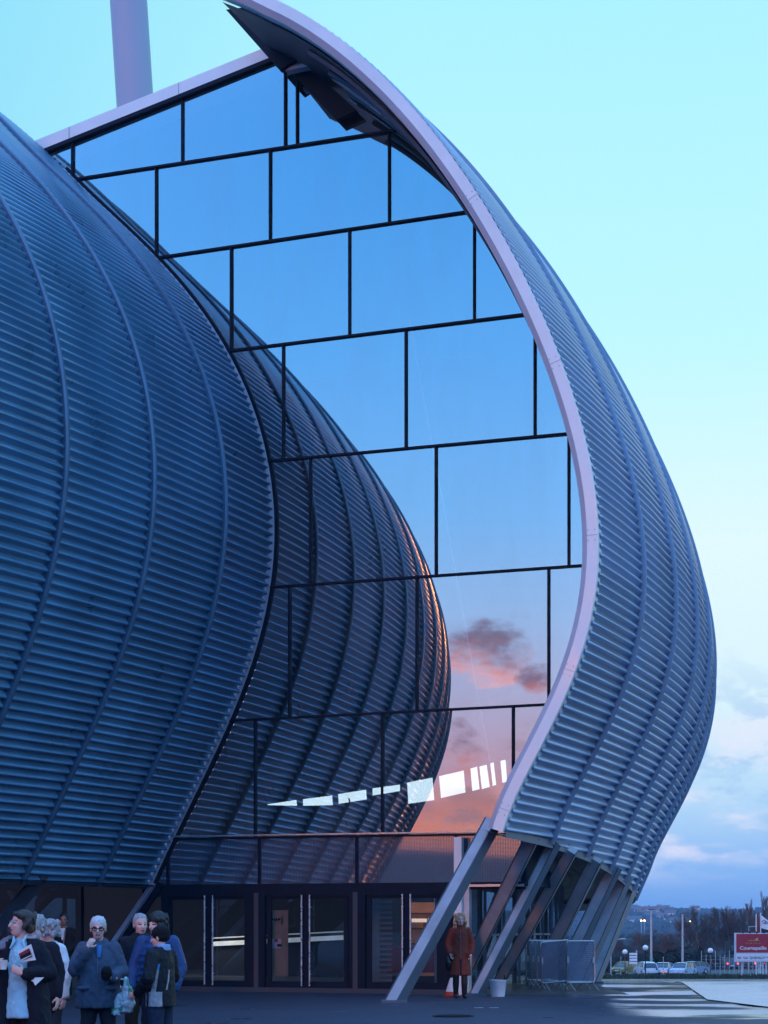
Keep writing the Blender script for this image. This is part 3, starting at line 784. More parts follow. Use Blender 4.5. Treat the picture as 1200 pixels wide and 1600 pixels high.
colpx(885, 1343, 40.0, 774, 1545, .25)
colpx(924, 1358, 42.5, 833, 1541, .30)
colpx(953, 1371, 45.5, 871, 1539, .30)
colpx(972, 1382, 48.5, 903, 1537, .32)
colpx(985, 1388, 51.5, 925, 1536, .32)
# glazing and columns under the left shell
gl = MB(); aa = np.linspace(.0, .42, 18); INL = 2.2
for a, b in zip(aa[:-1], aa[1:]):
    gl.add([inset(revL, a, INL, -.1), inset(revL, b, INL, -.1), inset(revL, b, INL, 2.6), inset(revL, a, INL, 2.6)], [(0, 1, 2, 3)])
gwl = gl.build('ground_floor_glazing', M['glass_d'], hall)
for a in aa[::2]:
    p = inset(revL, a, INL - .06, 0); mb = MB(); mb.beam(p, Vector((p.x, p.y, 2.6)), .06, .1, side=Vector((1, 0, 0))); mb.build('mullion', M['dark'], gwl)
mb = MB(); ang = np.linspace(.0, dL0 + dL * 21, 40); vs = []
for a in ang: vs += [inset(revL, a, .1, zL + .05), inset(revL, a, INL + .4, zL + .22)]
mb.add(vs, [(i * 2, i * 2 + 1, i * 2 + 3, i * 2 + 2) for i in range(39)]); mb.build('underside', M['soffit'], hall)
mb = MB(); vs = []
for a in ang: vs += [inset(revL, a, 6, -.05), inset(revL, a, 6, 3.2)]
mb.add(vs, [(i * 2, i * 2 + 1, i * 2 + 3, i * 2 + 2) for i in range(39)]); mb.build('inner_wall', M['inner_b'], hall)
# the pale column that carries the left shell's edge, and its neighbours along the curve
f0 = gpx(128, .25); f0.z = 0
mb = MB(); tp = fac(240, 1381, .2); ax = (tp - f0).normalized(); mb.beam(f0, tp, .10, .14, side=FT)
mb.beam(f0 + FT * .14 + FN * .1, tp + FT * .14 + FN * .1, .16, .1, side=FT, mi=1); mb.build('leaning_column', [M['flash'], M['dark']], hall)
for k in range(1, 9):
    a = .022 + .0335 * k; t = inset(revL, a, .35, zL + .15); f = inset(revL, a, 2.9, 0.)
    ax = (t - f).normalized(); sd = Vector((1, 0, 0)); mb = MB(); mb.beam(f, t, .26, .3, side=sd); mb.build('leaning_column', M['steel_d'], hall)

# inside: floor, dark back wall with a slanting band of clerestory windows -------------
tag(grid('floor', np.linspace(-24, 5.2, 8), np.linspace(36, 62, 8), lambda x, y: .012 if x * MS + y > DF + .1 else -.05, M['floor'], smooth=False), kind='structure')
YB = 61.
win = [[(417, 1256), (463, 1249), (464, 1259), (418, 1258)], [(473, 1248), (519, 1242), (520, 1258), (473, 1259)], [(528, 1240), (572, 1233), (573, 1249), (529, 1256)],
       [(582, 1231), (625, 1225), (625, 1236), (582, 1243)], [(636, 1222), (676, 1214), (679, 1250), (638, 1256)], [(686, 1212), (725, 1203), (728, 1238), (689, 1247)],
       [(735, 1200), (746, 1197), (750, 1233), (738, 1236)], [(749, 1197), (761, 1194), (766, 1229), (753, 1233)], [(766, 1192), (772, 1190), (776, 1226), (770, 1228)], [(782, 1188), (803, 1183), (806, 1219), (785, 1223)]]
mb = MB(); W = lambda x, y: at(x, y, YB); top, bot = 560, 1540
xl, pr = -900, None
def wq(*p): mb.prism([W(*q) for q in p], (0, .25, 0))
prev = [(xl, bot), (xl, top)]
for w in win:
    a, b, c, d = w
    wq(*(prev + [(a[0], top), a, d, (d[0], bot)]))
    wq((a[0], top), (b[0], top), b, a); wq(d, c, (c[0], bot), (d[0], bot))
    prev = [(c[0], bot), c, b, (b[0], top)]
wq(*(prev + [(850, top), (862, bot)]))
bw = mb.build('back_wall', M['inner'], hall)
mb = MB(); mb.beam(W(532, 1258), W(625, 1241), .06, .06); mb.beam(W(545, 1247), W(548, 1260), .05, .05); mb.build('window_bar', M['dark'], bw)
mb = MB(); mb.tube([at(640, 500, 47), at(766, 1190, 47)], .020, 6); mb.build('tie_rod', M['steel'], hall)

# mast behind the roof
mb = MB(); a, b = at(211, 160, 70), at(197, -60, 70); ax = (b - a).normalized()
foot = a - ax * (a.z / ax.z)
mast = mb.tube([foot, b + ax * 3], 58 / 2 / FPX * 70, 40).build('mast', mat('mast_paint', (.42, .45, .55), .5, 0, .05, .3), loc=foot, smooth=True)
tag(mast, 'thick leaning lilac mast rising behind the roof edge', 'mast')

# things standing inside, seen through the doors -----------------------------------
def inside(x, y, Y): return at(x, y, Y)
o = thing('reception_counter', 'dark red reception counter inside the right hand doors', 'counter', at(655, 1449, 47) * Vector((1, 1, 0)) if False else Vector((at(655, 1449, 47).x, 47, .012)))
mb = MB(); a, b = at(606, 1486, 47), at(706, 1486, 47); zt_ = a.z
mb.box(((a.x + b.x) / 2, 47, (zt_ + .35) / 2 + .0), (b.x - a.x, .7, zt_ - .2)); mb.build('front', M['red'], o)
mb = MB(); mb.box(((a.x + b.x) / 2, 47, zt_ + .105), (b.x - a.x + .1, .8, .05)); mb.build('counter_top', M['red'], o)
mb = MB(); mb.box(((a.x + b.x) / 2, 47.1, .10), (b.x - a.x - .2, .5, .16)); mb.build('plinth', M['dark'], o)
o = o_disp = thing('lit_display', 'warm lit display shelves behind the red counter', 'display', Vector((at(672, 1449, 51).x, 51, .012)))
mb = MB(); a, b = at(628, 1410, 51.3), at(706, 1530, 51.3); mb.box(((a.x + b.x) / 2, 51.3, (a.z + .02) / 2), (b.x - a.x, .1, a.z - .02)); mb.build('back_panel', mat('warm_panel', (.45, .20, .10), .7, 0, .3, 3, emit=(1, .38, .16), es=.07), o)
random.seed(11)
for i in range(4):
    mb = MB(); z = .55 + i * .42; mb.box(((a.x + b.x) / 2, 51.1, z), (b.x - a.x, .3, .04)); mb.build('shelf', M['inner_b'], o)
mb = MB(); p = at(655, 1472, 51); mb.box((p.x, 51.0, 1.62), (.42, .08, .10)); mb.build('lamp_tube', mat('lamp', (.8, .8, .8), .5, emit=(1, .72, .5), es=.7), o)
for i in range(9):
    mb = MB(); x = a.x + .15 + random.random() * (b.x - a.x - .3); k = random.randint(0, 2); mb.lathe((x, 51.05, .57 + k * .42), [(.05, 0), (.055, .12), (.03, .2), (.02, .28)], 10)
    tag(mb.build('bottle', random.choice([M['red'], M['card'], M['paper']]), loc=(x, 51.05, .57 + k * .42)), 'small bottle on the warm lit shelves inside the doors', 'bottle', 'bottles on the lit shelves inside')
o = o_bar = thing('bar_counter', 'long dark bar with a pale lit edge seen through the left and middle doors', 'bar', Vector((at(430, 1449, 54).x, 54, .012)))
a, b = at(332, 1476, 54), at(536, 1466, 52); mb = MB(); mb.prism([Vector((a.x, 54, .0)), Vector((b.x, 52, .0)), Vector((b.x, 52, b.z)), Vector((a.x, 54, a.z))], (0, .8, 0)); mb.build('front', M['inner'], o)
mb = MB(); mb.beam(a + Vector((0, -.06, .02)), b + Vector((0, -.06, .02)), .13, .06); mb.build('light_strip', mat('strip_lamp', (.8, .8, .8), .5, emit=(.75, .72, .45), es=.24), o)
mb = MB(); mb.beam(a + Vector((0, -.05, .19)), b + Vector((0, -.05, .19)), .035, .05); mb.build('rail', mat('strip_lamp_dim', (.5, .5, .5), .5, emit=(.6, .6, .4), es=.25), o)
o = thing('louvre_screen', 'blue grey slatted screen just inside the right hand doors', 'screen', Vector((at(596, 1449, 42.5).x, 42.5, .012)))
a, b = at(578, 1398, 42.5), at(613, 1530, 42.5); mb = MB(); mb.box(((a.x * 1.0 + at(593, 1400, 42.5).x) / 2, 42.55, (a.z + .1) / 2), (at(593, 1400, 42.5).x - a.x, .05, a.z - .1)); mb.build('panel', mat('blue_panel', (.16, .22, .26), .6), o)
for i in range(17):
    mb = MB(); z = .2 + i * (a.z - .25) / 16; xa = a.x if i > 13 else at(592, 1400, 42.5).x; mb.beam((xa, 42.5, z), (b.x, 42.5, z), .055, .05); mb.build('slat', mat('slat', (.15, .21, .26), .6) if i == 0 else bpy.data.materials['slat'], o)
# brown card sheet stuck inside the middle door, with a small print and poster
off = -.10
mb = MB(); mb.prism([fac(419.5, 1422, off), fac(450, 1422, off), fac(450, 1525, off), fac(419.5, 1525, off)], FN * .015)
o = mb.build('card_notice', M['card'], loc=gpx(435, off)); tag(o, 'tall brown card notice taped inside the middle glass door', 'notice')
mb = MB(); mb.prism([fac(423, 1467, off + .012), fac(439, 1467, off + .012), fac(439, 1482, off + .012), fac(423, 1482, off + .012)], FN * .006)
p_ = mb.build('flyer', mat('pinkish_paper', (.50, .40, .42), .7), o)
for (x0_, y0_, x1_, y1_, m_) in ((429, 1467, 434, 1472, 'red'), (433, 1475, 440, 1479, 'dark'), (421, 1432, 422, 1444, 'dark'), (440, 1432, 441.5, 1444, 'dark'), (424, 1435, 427, 1438, 'dark'), (428, 1434.5, 430, 1439, 'dark'), (431, 1434.5, 433, 1439, 'dark'), (434, 1435, 438, 1438, 'dark')):
    mb = MB(); mb.prism([fac(x0_, y0_, off + .018), fac(x1_, y0_, off + .018), fac(x1_, y1_, off + .018), fac(x0_, y1_, off + .018)], FN * .004); mb.build('print', M[m_], o)

def glow(owner, p, w, col, size):
    l = bpy.data.lights.new('foyer_light', 'AREA'); l.energy = w; l.color = col; l.size = size; l.size_y = .2; l.shape = 'RECTANGLE'
    ob = bpy.data.objects.new('foyer_light', l); COL.objects.link(ob); ob.parent = owner; ob.location = p - owner.location; ob.rotation_euler = (rad(50), 0, 0); return ob
glow(o_bar, Vector((o_bar.location.x, 53.0, 2.0)), 90, (1, .85, .6), 5)
glow(o_disp, Vector((o_disp.location.x, 50.3, 2.2)), 5, (1, .55, .3), 2)

# ------------------------------------------------------------------ street side of the forecourt
def base(x, y): return on_ground(x, y)
M['grass'] = mat('verge_grass', (.030, .045, .022), .9, 0, .35, 2.5, .4, 30)
# grass verge at the far edge of the forecourt
mb = MB(); random.seed(3)
Yv0, Yv1 = 150., 188.
xs = np.linspace(14, 70, 40)
mb.add([(x, y, gz(x, y) + .05) for y in (Yv0, 170., Yv1) for x in xs], [(j * 40 + i, j * 40 + i + 1, (j + 1) * 40 + i + 1, (j + 1) * 40 + i) for j in range(2) for i in range(39)])
tag(mb.build('verge', M['grass'], smooth=True, angle=0), kind='structure')
mb = MB()
for i in range(5200):
    x = random.uniform(15, 66); y = random.uniform(Yv0, Yv1); z = gz(x, y) + .04; h = random.uniform(.18, .5); a = random.random() * 3.14; w = .12
    mb.add([(x - w * math.cos(a), y - w * math.sin(a), z), (x + w * math.cos(a), y + w * math.sin(a), z), (x + random.uniform(-.1, .1), y, z + h)], [(0, 1, 2)])
tag(mb.build('grass', M['grass']), 'strip of dark rough grass along the far edge of the forecourt', 'grass', kind='stuff')
# road behind the parked cars
mb = MB(); mb.add([(8, 192, gz(60, 192) + .03), (120, 192, gz(60, 192) + .03), (120, 262, gz(60, 230) + .03), (8, 262, gz(60, 230) + .03)], [(0, 1, 2, 3)])
tag(mb.build('road', mat('road_asphalt', (.045, .05, .06), .7, 0, .2, .3)), kind='structure')

# ---- bucket, cone, manhole
p = base(778, 1557)
o = thing('planter', 'white tapered planter tub on the asphalt between the leaning columns and the barriers', 'planter', p)
s = p.y / FPX; mb = MB(); mb.lathe(p, [(10.5 * s, 0), (13.4 * s, 24.5 * s), (13.8 * s, 25 * s), (13.8 * s, 26 * s), (12.7 * s, 26 * s), (12.2 * s, 19 * s)], 28); mb.build('tub', mat('white_plastic', (.62, .66, .72), .45, 0, .12, 6), o, smooth=True, angle=35)
mb = MB(); mb.lathe(p + Vector((0, 0, 20 * s)), [(12.2 * s, 0), (12.2 * s, .03)], 20); mb.build('soil', M['inner_b'], o)
mb = MB(); mb.tube([p + Vector((.12, .0, 20 * s)), p + Vector((.14, 0, 31 * s)), p + Vector((.13, 0, 34 * s))], [.018, .014, .005], 6); mb.build('stalk', M['dark'], o)
p = base(706, 1558.5); s = p.y / FPX
o = thing('traffic_cone', 'white and red striped plastic cone beside the woman in the rust coat', 'cone', p)
mb = MB(); mb.box(p + Vector((0, 0, .02)), (.36, .36, .04)); mb.build('cone_base', M['red'], o)
mb = MB(); mb.lathe(p + Vector((0, 0, .04)), [(.15, 0), (.045, .33), (.03, .36), (.02, .36)], 20); mb.build('cone_body', M['paper'], o, smooth=True)
mb = MB(); mb.lathe(p + Vector((0, 0, .04)), [(.158, -.01), (.127, .08)], 20); mb.build('stripe', mat('bright_red', (.5, .05, .03), .5), o)
p = base(708, 1588)
mb = MB(); mb.lathe(p + Vector((0, 0, .004)), [(.33, 0), (.33, .012), (.30, .012), (.30, .008), (.29, .008)], 32)
for i in range(-3, 4): mb.box(p + Vector((0, i * .075, .014)), (2 * math.sqrt(max(.01, .078 - (i * .075) ** 2)), .03, .008))
tag(mb.build('manhole_cover', mat('cast_iron', (.012, .012, .014), .6, .3), loc=p), 'dark round manhole cover in the forecourt in front of the woman in rust', 'manhole cover')
for px_ in ((748, 1575), (772, 1575)):
    p = base(*px_); mb = MB(); mb.box(p + Vector((0, 0, .006)), (.16, .1, .008))
    tag(mb.build('paving_stud', M['galv'], loc=p), 'small pale stud set in the asphalt, ' + ('left' if px_[0] < 760 else 'right') + ' one of a pair', 'stud', 'studs in the asphalt')

# ---- crowd barriers stacked by the columns
def barrier(w=1.55, h=1.12):
    o = thing('crowd_barrier', '', 'barrier', (0, 0, 0), 'crowd barriers stored under the shell')
    z0 = .20; mb = MB(); r = .08
    pts = [(-w / 2, 0, z0 + r)]
    for cx, cz, a0 in ((-w / 2 + r, h - r, 180), (w / 2 - r, h - r, 90), (w / 2 - r, z0 + r, 0), (-w / 2 + r, z0 + r, -90)):
        for k in range(5): a = rad(a0 - k * 22.5); pts.append((cx + r * math.cos(a), 0, cz + r * math.sin(a)))
    mb.tube(pts + [pts[1]], .021, 8); mb.build('rail_frame', M['galv'], o, smooth=True, local=True)
    mb = MB(); mb.box((0, 0, (z0 + h) / 2), (w - .04, .006, h - z0 - .04)); mb.build('mesh_infill', M['barrier_mesh'], o, local=True)
    for x in (-w / 2 + .14, w / 2 - .14):
        mb = MB(); mb.tube([(x, .30, .015), (x, .03, z0 - .0), (x, -.03, z0), (x, -.30, .015)], .017, 6); mb.build('leg', M['galv'], o, local=True)
    for x in (-w / 2 + .07, w / 2 - .07):
        mb = MB(); mb.box((x, -.012, .70), (.08, .012, .14)); mb.build('tag_plate', M['plate'], o, local=True)
    return o
def mesh_mat():
    m = bpy.data.materials.new('woven_mesh'); m.use_nodes = True; nt = m.node_tree; b = nt.nodes['Principled BSDF']; L = nt.links.new
    b.inputs['Base Color'].default_value = (.10, .15, .24, 1); b.inputs['Roughness'].default_value = .5; b.inputs['Metallic'].default_value = .2
    t = nt.nodes.new('ShaderNodeBsdfTransparent'); mx = nt.nodes.new('ShaderNodeMixShader'); tc = nt.nodes.new('ShaderNodeTexCoord'); sx = nt.nodes.new('ShaderNodeSeparateXYZ'); L(tc.outputs['Object'], sx.inputs[0])
    fs = []
    for ax in ('X', 'Z'):
        a = nt.nodes.new('ShaderNodeMath'); a.operation = 'MULTIPLY'; L(sx.outputs[ax], a.inputs[0]); a.inputs[1].default_value = 24
        f = nt.nodes.new('ShaderNodeMath'); f.operation = 'FRACT'; L(a.outputs[0], f.inputs[0])
        c = nt.nodes.new('ShaderNodeMath'); c.operation = 'LESS_THAN'; L(f.outputs[0], c.inputs[0]); c.inputs[1].default_value = .30; fs.append(c.outputs[0])
    k = nt.nodes.new('ShaderNodeMath'); k.operation = 'MAXIMUM'; L(fs[0], k.inputs[0]); L(fs[1], k.inputs[1])
    L(k.outputs[0], mx.inputs[0]); L(t.outputs[0], mx.inputs[1]); L(b.outputs[0], mx.inputs[2]); L(mx.outputs[0], nt.nodes['Material Output'].inputs[0]); return m
M['barrier_mesh'] = mesh_mat(); M['plate'] = mat('pale_plate', (.30, .40, .48), .5)
bar0 = barrier()
# (left px, right px, ground px, turn)
for i, (xl_, xr_, yb_, lab) in enumerate([
        (884, 930, 1549, 'foremost galvanised crowd barrier of the stack, with two pale tag plates, at its right end'),
        (872, 917, 1547.5, 'galvanised crowd barrier directly behind the foremost one in the stack'),
        (846, 892, 1548, 'slightly tilted crowd barrier in the middle of the stack under the shell'),
        (838, 882, 1546, 'crowd barrier just behind the tilted one in the middle of the stack'),
        (830, 874, 1545, 'second crowd barrier from the left end of the stack under the shell'),
        (822, 866, 1544, 'leftmost crowd barrier of the stack, nearest the white planter')]):
    p = base((xl_ + xr_) / 2, yb_); rz = rad(24)
    if i == 0: o = bar0; o.location = p; o.rotation_euler = (0, 0, rz); o['label'] = lab
    else: o = dup(bar0, p, rz, lab)
    o.scale = ((xr_ - xl_) / FPX * p.y / 1.55 / math.cos(rz),) + (1, 1)
    if i in (2,): o.rotation_euler = (rad(3), rad(-4), rz)

# ---- parked cars far off
def car(name_label, px, Y, facing, colr, group, length=4.1, tall=1.45, lit=False, cat='car'):
    """facing: angle of the car's nose"""
    x = (px - 600) / FPX * Y; p = Vector((x, Y, gz(x, Y) + .03))
    o = thing('parked_car' if not lit else 'car', name_label, cat, p, group, facing)
    paint = mat('car_paint', colr, .3, .25, .04, 3); L = length; W = 1.70; k = tall / 1.45
    prof = [(-.50, .30), (-.50, .62), (-.49, .80), (-.30, .90), (.22, .92), (.44, .84), (.495, .66), (.50, .36), (.47, .24), (-.47, .24)]
    mb = MB()
    for (wa, sh) in ((1.0, 0),):
        A = [Vector((q[0] * L, -W / 2, q[1] * k)) for q in prof]; Bm = [Vector((q[0] * L * .97, W / 2, q[1] * k)) for q in prof]
        n = len(prof); rows = []
        for yy, sc, zz in ((-W / 2, .955, .02), (-W / 2 + .08, .99, 0), (-W / 4, 1.0, -.0), (W / 4, 1.0, -.0), (W / 2 - .08, .99, 0), (W / 2, .955, .02)):
            rows.append([Vector((q[0] * L * sc, yy, q[1] * k - (zz if q[1] > .5 else -zz))) for q in prof])
        vs = [v for r_ in rows for v in r_]
        fs = [(i * n + (j + 1) % n, i * n + j, (i + 1) * n + j, (i + 1) * n + (j + 1) % n) for i in range(5) for j in range(n)] + [tuple(range(n)), tuple(range(6 * n - 1, 5 * n - 1, -1))]
        mb.add(vs, fs)
    body = mb.build('body', paint, o, smooth=True, angle=35, local=True)
    cab = [(-.46, .86), (-.38, 1.30), (-.30, 1.42), (.02, 1.45), (.14, 1.38), (.30, .90)]; n = len(cab); mb = MB(); rows = []
    for yy, s_ in ((-W / 2 + .06, 0), (-W / 2 + .22, 1), (W / 2 - .22, 1), (W / 2 - .06, 0)):
        rows.append([Vector((q[0] * L * (1 if s_ else .97), yy + (0 if s_ else 0), (q[1] if s_ else .86 + (q[1] - .86) * .06) * k)) for q in cab])
    vs = [v for r_ in rows for v in r_]; fs = [(i * n + j + 1, i * n + j, (i + 1) * n + j, (i + 1) * n + j + 1) for i in range(3) for j in range(n - 1)]
    mb.add(vs, fs); mb.build('windows', M['car_glass'], o, smooth=True, angle=30, local=True)
    mb = MB(); top = [(-.385, 1.32), (-.30, 1.435), (.02, 1.465), (.145, 1.395)]
    vs = [Vector((q[0] * L, yy, q[1] * k)) for yy in (-W / 2 + .23, 0, W / 2 - .23) for q in top]; vs = [v + Vector((0, 0, .02 if 4 <= i < 8 else 0)) for i, v in enumerate(vs)]
    mb.add(vs, [(i * 4 + j + 1, i * 4 + j, (i + 1) * 4 + j, (i + 1) * 4 + j + 1) for i in range(2) for j in range(3)])
    for yy in (-W / 2 + .2, W / 2 - .2):
        sgn = -1 if yy < 0 else 1
        for (a_, b_) in (((-.47, .88), (-.385, 1.33)), ((.30, .90), (.145, 1.395)), ((-.10, .90), (-.10, 1.45))):
            mb.beam((a_[0] * L, yy + sgn * .15, a_[1] * k), (b_[0] * L, yy, b_[1] * k), .07, .05, side=(1, 0, 0))
    mb.build('roof', paint, o, smooth=True, angle=30, local=True)
    for sx_ in (-.31, .31):
        for sy_ in (-1, 1):
            w_ = MB(); w_.tube([(sx_ * L, sy_ * (W / 2 - .20), .30), (sx_ * L, sy_ * (W / 2 + .01), .30)], .30, 16); wh = w_.build('wheel', M['tyre'], o, local=True)
            h_ = MB(); h_.tube([(sx_ * L, sy_ * (W / 2 + .012), .30), (sx_ * L, sy_ * (W / 2 + .02), .30)], .18, 12); h_.build('rim', M['galv'], wh, local=True)
    for sy_ in (-1, 1):
        h_ = MB(); h_.ell((.485 * L, sy_ * .60, .66 * k), (.05, .17, .08), None, 10, 6); h_.build('headlight', M['lamp_glass'], o, local=True)
        h_ = MB(); h_.ell((-.497 * L, sy_ * .66, .74 * k), (.05, .12, .13), None, 10, 6); h_.build('tail_light', M['tail_on'] if lit else M['tail_off'], o, local=True)
    for e, m_ in ((.505, 'paper'), (-.507, 'paper')):
        h_ = MB(); h_.box((e * L, 0, .48 * k), (.02, .5, .11)); h_.build('number_plate', M[m_], o, local=True)
    return o
M['car_glass'] = mat('car_glass', (.02, .03, .05), .08, 0, .1, 2, spec=.8); M['tyre'] = mat('tyre', (.02, .02, .02), .8)
M['lamp_glass'] = mat('lamp_glass', (.6, .65, .7), .2, 0, .05); M['tail_off'] = mat('tail_lens', (.3, .02, .02), .3)
M['tail_on'] = mat('tail_lens_lit', (.4, .03, .03), .4, emit=(1, .07, .05), es=3.2)
g = 'cars parked beyond the verge'
car('yellow hatchback parked furthest left beyond the verge', 976, 205, rad(235), (.30, .22, .06), g, 3.7, 1.40)
car('white hatchback seen from behind, between the yellow car and the silver blue one', 1009, 200, rad(100), (.62, .70, .78), g, 3.6, 1.50)
car('silver blue saloon seen end on, right of the white hatchback', 1037, 201, rad(250), (.34, .45, .60), g, 4.2, 1.40)
car('pale blue car in front at the right end of the parked row', 1067, 199, rad(240), (.40, .52, .68), g, 4.1, 1.42)
car('blue car half hidden behind the right end of the parked row', 1082, 207, rad(215), (.20, .30, .48), g, 4.0, 1.40)
g = 'cars driving off on the road with red tail lights'
for i, (px_, Y_, col_, lab) in enumerate([(1121, 236, (.35, .42, .5), 'pale car with red tail lights on the road right of the lone globe lamp'), (1138, 232, (.06, .07, .1), 'dark car with red tail lights between the globe lamp and the red billboard'),
        (1163, 240, (.05, .05, .07), 'dark car driving off just left of the billboard post'), (1178, 234, (.05, .06, .08), 'dark car with bright tail lights under the middle of the billboard'),
        (1189, 238, (.08, .05, .06), 'dark car with pinkish tail lights under the billboard, by the twin posts'), (1200, 233, (.05, .05, .06), 'car at the right edge of the view under the billboard')]):
    car(lab, px_, Y_, rad(92 + 3 * i), col_, g, 4.0, 1.4, True)

# ---- lamps, signs
def pole(name, lab, cat, x, yt, yb, Y, r, parts, group=None, m='galv'):
    X = (x - 600) / FPX * Y; z0 = gz(X, Y); p = Vector((X, Y, z0)); o = thing(name, lab, cat, p, group)
    zt_ = CAMZ + (YH - yt) / FPX * Y
    mb = MB(); mb.tube([p, Vector((X, Y, zt_))], [r, r * .6], 10); mb.build('pole', M[m], o, smooth=True)
    parts(o, Vector((X, Y, zt_))); return o
M['rust_pole'] = mat('rusty_red_pole', (.16, .06, .05), .6); M['globe'] = mat('opal_globe', (.85, .87, .9), .3, 0, .02)
M['lamp_on'] = mat('lit_lamp', (.9, .9, .9), .5, emit=(1, .85, .75), es=2.5)
def globe(o, t):
    mb = MB(); mb.ell(t + Vector((0, 0, .22)), .27, None, 20, 12); mb.build('globe', M['globe'], o, smooth=True, angle=0)
    mb = MB(); mb.lathe(t - Vector((0, 0, .1)), [(.07, 0), (.12, .08), (.06, .1)], 10); mb.build('collar', M['dark'], o)
def globe_lamp(x, yc, Y, lab, m): pole('globe_lamp', lab, 'street lamp', x, yc + .22 / Y * FPX, 0, Y, .06, globe, 'globe lamps along the verge', m)
globe_lamp(976.5, 1487.5, 190, 'globe lamp on a red pole behind the yellow car', 'rust_pole')
globe_lamp(1008.5, 1481, 176, 'globe lamp on a dark pole in front of the white hatchback', 'dark')
globe_lamp(1110, 1485.5, 185, 'globe lamp standing alone between the parked cars and the red billboard', 'rust_pole')
def flood(o, t):
    mb = MB(); mb.box(t, (.75, .3, .12)); mb.build('lamp_head', M['steel_d'], o)
pole('lamp_post', 'tall pale lamp post behind the white hatchback', 'lamp post', 1017.5, 1421, 0, 208, .16, flood, 'tall lamp posts by the car park')
pole('lamp_post', 'tall pale lamp post rising behind the right end of the parked row', 'lamp post', 1066.5, 1427.5, 0, 208, .15, flood, 'tall lamp posts by the car park')
def arm(o, t):
    mb = MB(); mb.tube([t, t + Vector((.25, 0, .55)), t + Vector((.7, 0, .95)), t + Vector((1.1, 0, 1.0))], [.08, .07, .06, .05], 8); mb.build('arm', M['galv'], o)
    mb = MB(); mb.ell(t + Vector((1.3, 0, 1.0)), (.3, .12, .08)); mb.build('lamp_head', M['galv'], o)
pole('curved_lamp', 'small curved street lamp beside the last leaning column', 'street lamp', 954.5, 1482, 0, 196, .09, arm)
def twin(o, t):
    for d in (-.55, 0): 
        mb = MB(); mb.ell(t + Vector((d, 0, .1)), (.2, .2, .16)); mb.build('lamp_head', M['lamp_on'], o)
pole('lit_lamp', 'low twin street lamp glowing white behind the right tall lamp post', 'street lamp', 1062, 1491, 0, 230, .05, twin)
o = thing('fingerpost', 'stack of four white direction boards on a post behind the yellow car', 'signpost', Vector((at(990, 1500, 203).x, 203, gz(30, 203))))
mb = MB(); X = at(994.5, 1500, 203).x; mb.tube([(X, 203, gz(30, 203)), (X, 203, at(0, 1485, 203).z)], .07, 8); mb.build('pole', M['galv'], o)
for i, y in enumerate((1490.5, 1495, 1499.8, 1504.6)):
    c = at(989.5, y, 202.9); mb = MB(); mb.box(c, (.86, .05, .22 if i != 2 else .28)); mb.build('board', M['paper'], o)

# billboard ----------------------------------------------------------------
def text_obj(body, height, width, m, name, parent, origin, depth=.02, bold=0.):
    """lettering facing the camera; origin = left end of the base line"""
    cu = bpy.data.curves.new(name, 'FONT'); cu.body = body; cu.size = 1; cu.extrude = .02; cu.offset = bold; cu.resolution_u = 3
    t = bpy.data.objects.new('tmp', cu); COL.objects.link(t); dg = bpy.context.evaluated_depsgraph_get()
    me = bpy.data.meshes.new_from_object(t.evaluated_get(dg)); bpy.data.objects.remove(t)
    xs = [v.co.x for v in me.vertices]; ys_ = [v.co.y for v in me.vertices]; x0, x1, y1 = min(xs), max(xs), max(ys_)
    po = Vector((0, 0, 0)); q = parent
    while q is not None: po += q.location; q = q.parent
    for v in me.vertices:
        v.co = Vector(origin) + Vector(((v.co.x - x0) / (x1 - x0) * width, -v.co.z * .5, v.co.y * height)) - po
    me.materials.clear(); me.materials.append(m); ob = bpy.data.objects.new(name, me); COL.objects.link(ob); ob.parent = parent; return ob
YS = 180.
bx = lambda x, y, d=0.: at(x, y, YS) + Vector((0, d, 0))
gx = bx(1165, 1500).x; o = thing('billboard', 'red billboard over a white strip on pale posts, lettering in white and black', 'billboard', Vector((gx, YS, gz(gx, YS))))
mb = MB(); mb.prism([bx(1148, 1503), bx(1222, 1503), bx(1222, 1457.5), bx(1148, 1457.5)], (0, .25, 0)); brd = mb.build('frame', M['white2'], o)
M['sign_red'] = mat('sign_red', (.36, .015, .035), .5, 0, .05, 2); M['sign_white'] = mat('sign_white', (.72, .74, .80), .5, 0, .04, 2); M['gold'] = mat('sign_gold', (.60, .35, .08), .5); M['ink'] = mat('sign_ink', (.04, .035, .06), .5)
mb = MB(); mb.prism([bx(1150.5, 1488.5, -.03), bx(1220, 1488.5, -.03), bx(1220, 1459.2, -.03), bx(1150.5, 1459.2, -.03)], (0, .04, 0)); rp = mb.build('red_panel', M['sign_red'], o)
mb = MB(); mb.prism([bx(1150.5, 1501, -.03), bx(1220, 1501, -.03), bx(1220, 1490, -.03), bx(1150.5, 1490, -.03)], (0, .04, 0)); wp = mb.build('white_panel', M['sign_white'], o)
s = YS / FPX
text_obj('Courtepaille', 7.6 * s, 41.5 * s, M['paper'], 'lettering', rp, bx(1156, 1483.8, -.045), bold=.012)
text_obj('G R I L L', 2.6 * s, 24 * s, M['gold'], 'lettering', rp, bx(1165, 1474.6, -.045))
mb = MB(); mb.prism([bx(1178, 1469, -.05), bx(1184.5, 1468.8, -.05), bx(1184, 1465, -.05), bx(1182.3, 1465.8, -.05)], (0, .02, 0)); mb.build('roof_emblem', M['gold'], rp)
mb = MB(); mb.tube([bx(1168.5, 1470.3, -.05), bx(1174, 1469.3, -.05), bx(1180, 1470.2, -.05), bx(1186, 1469.2, -.05)], .025, 6); mb.build('emblem_stroke', M['gold'], rp)
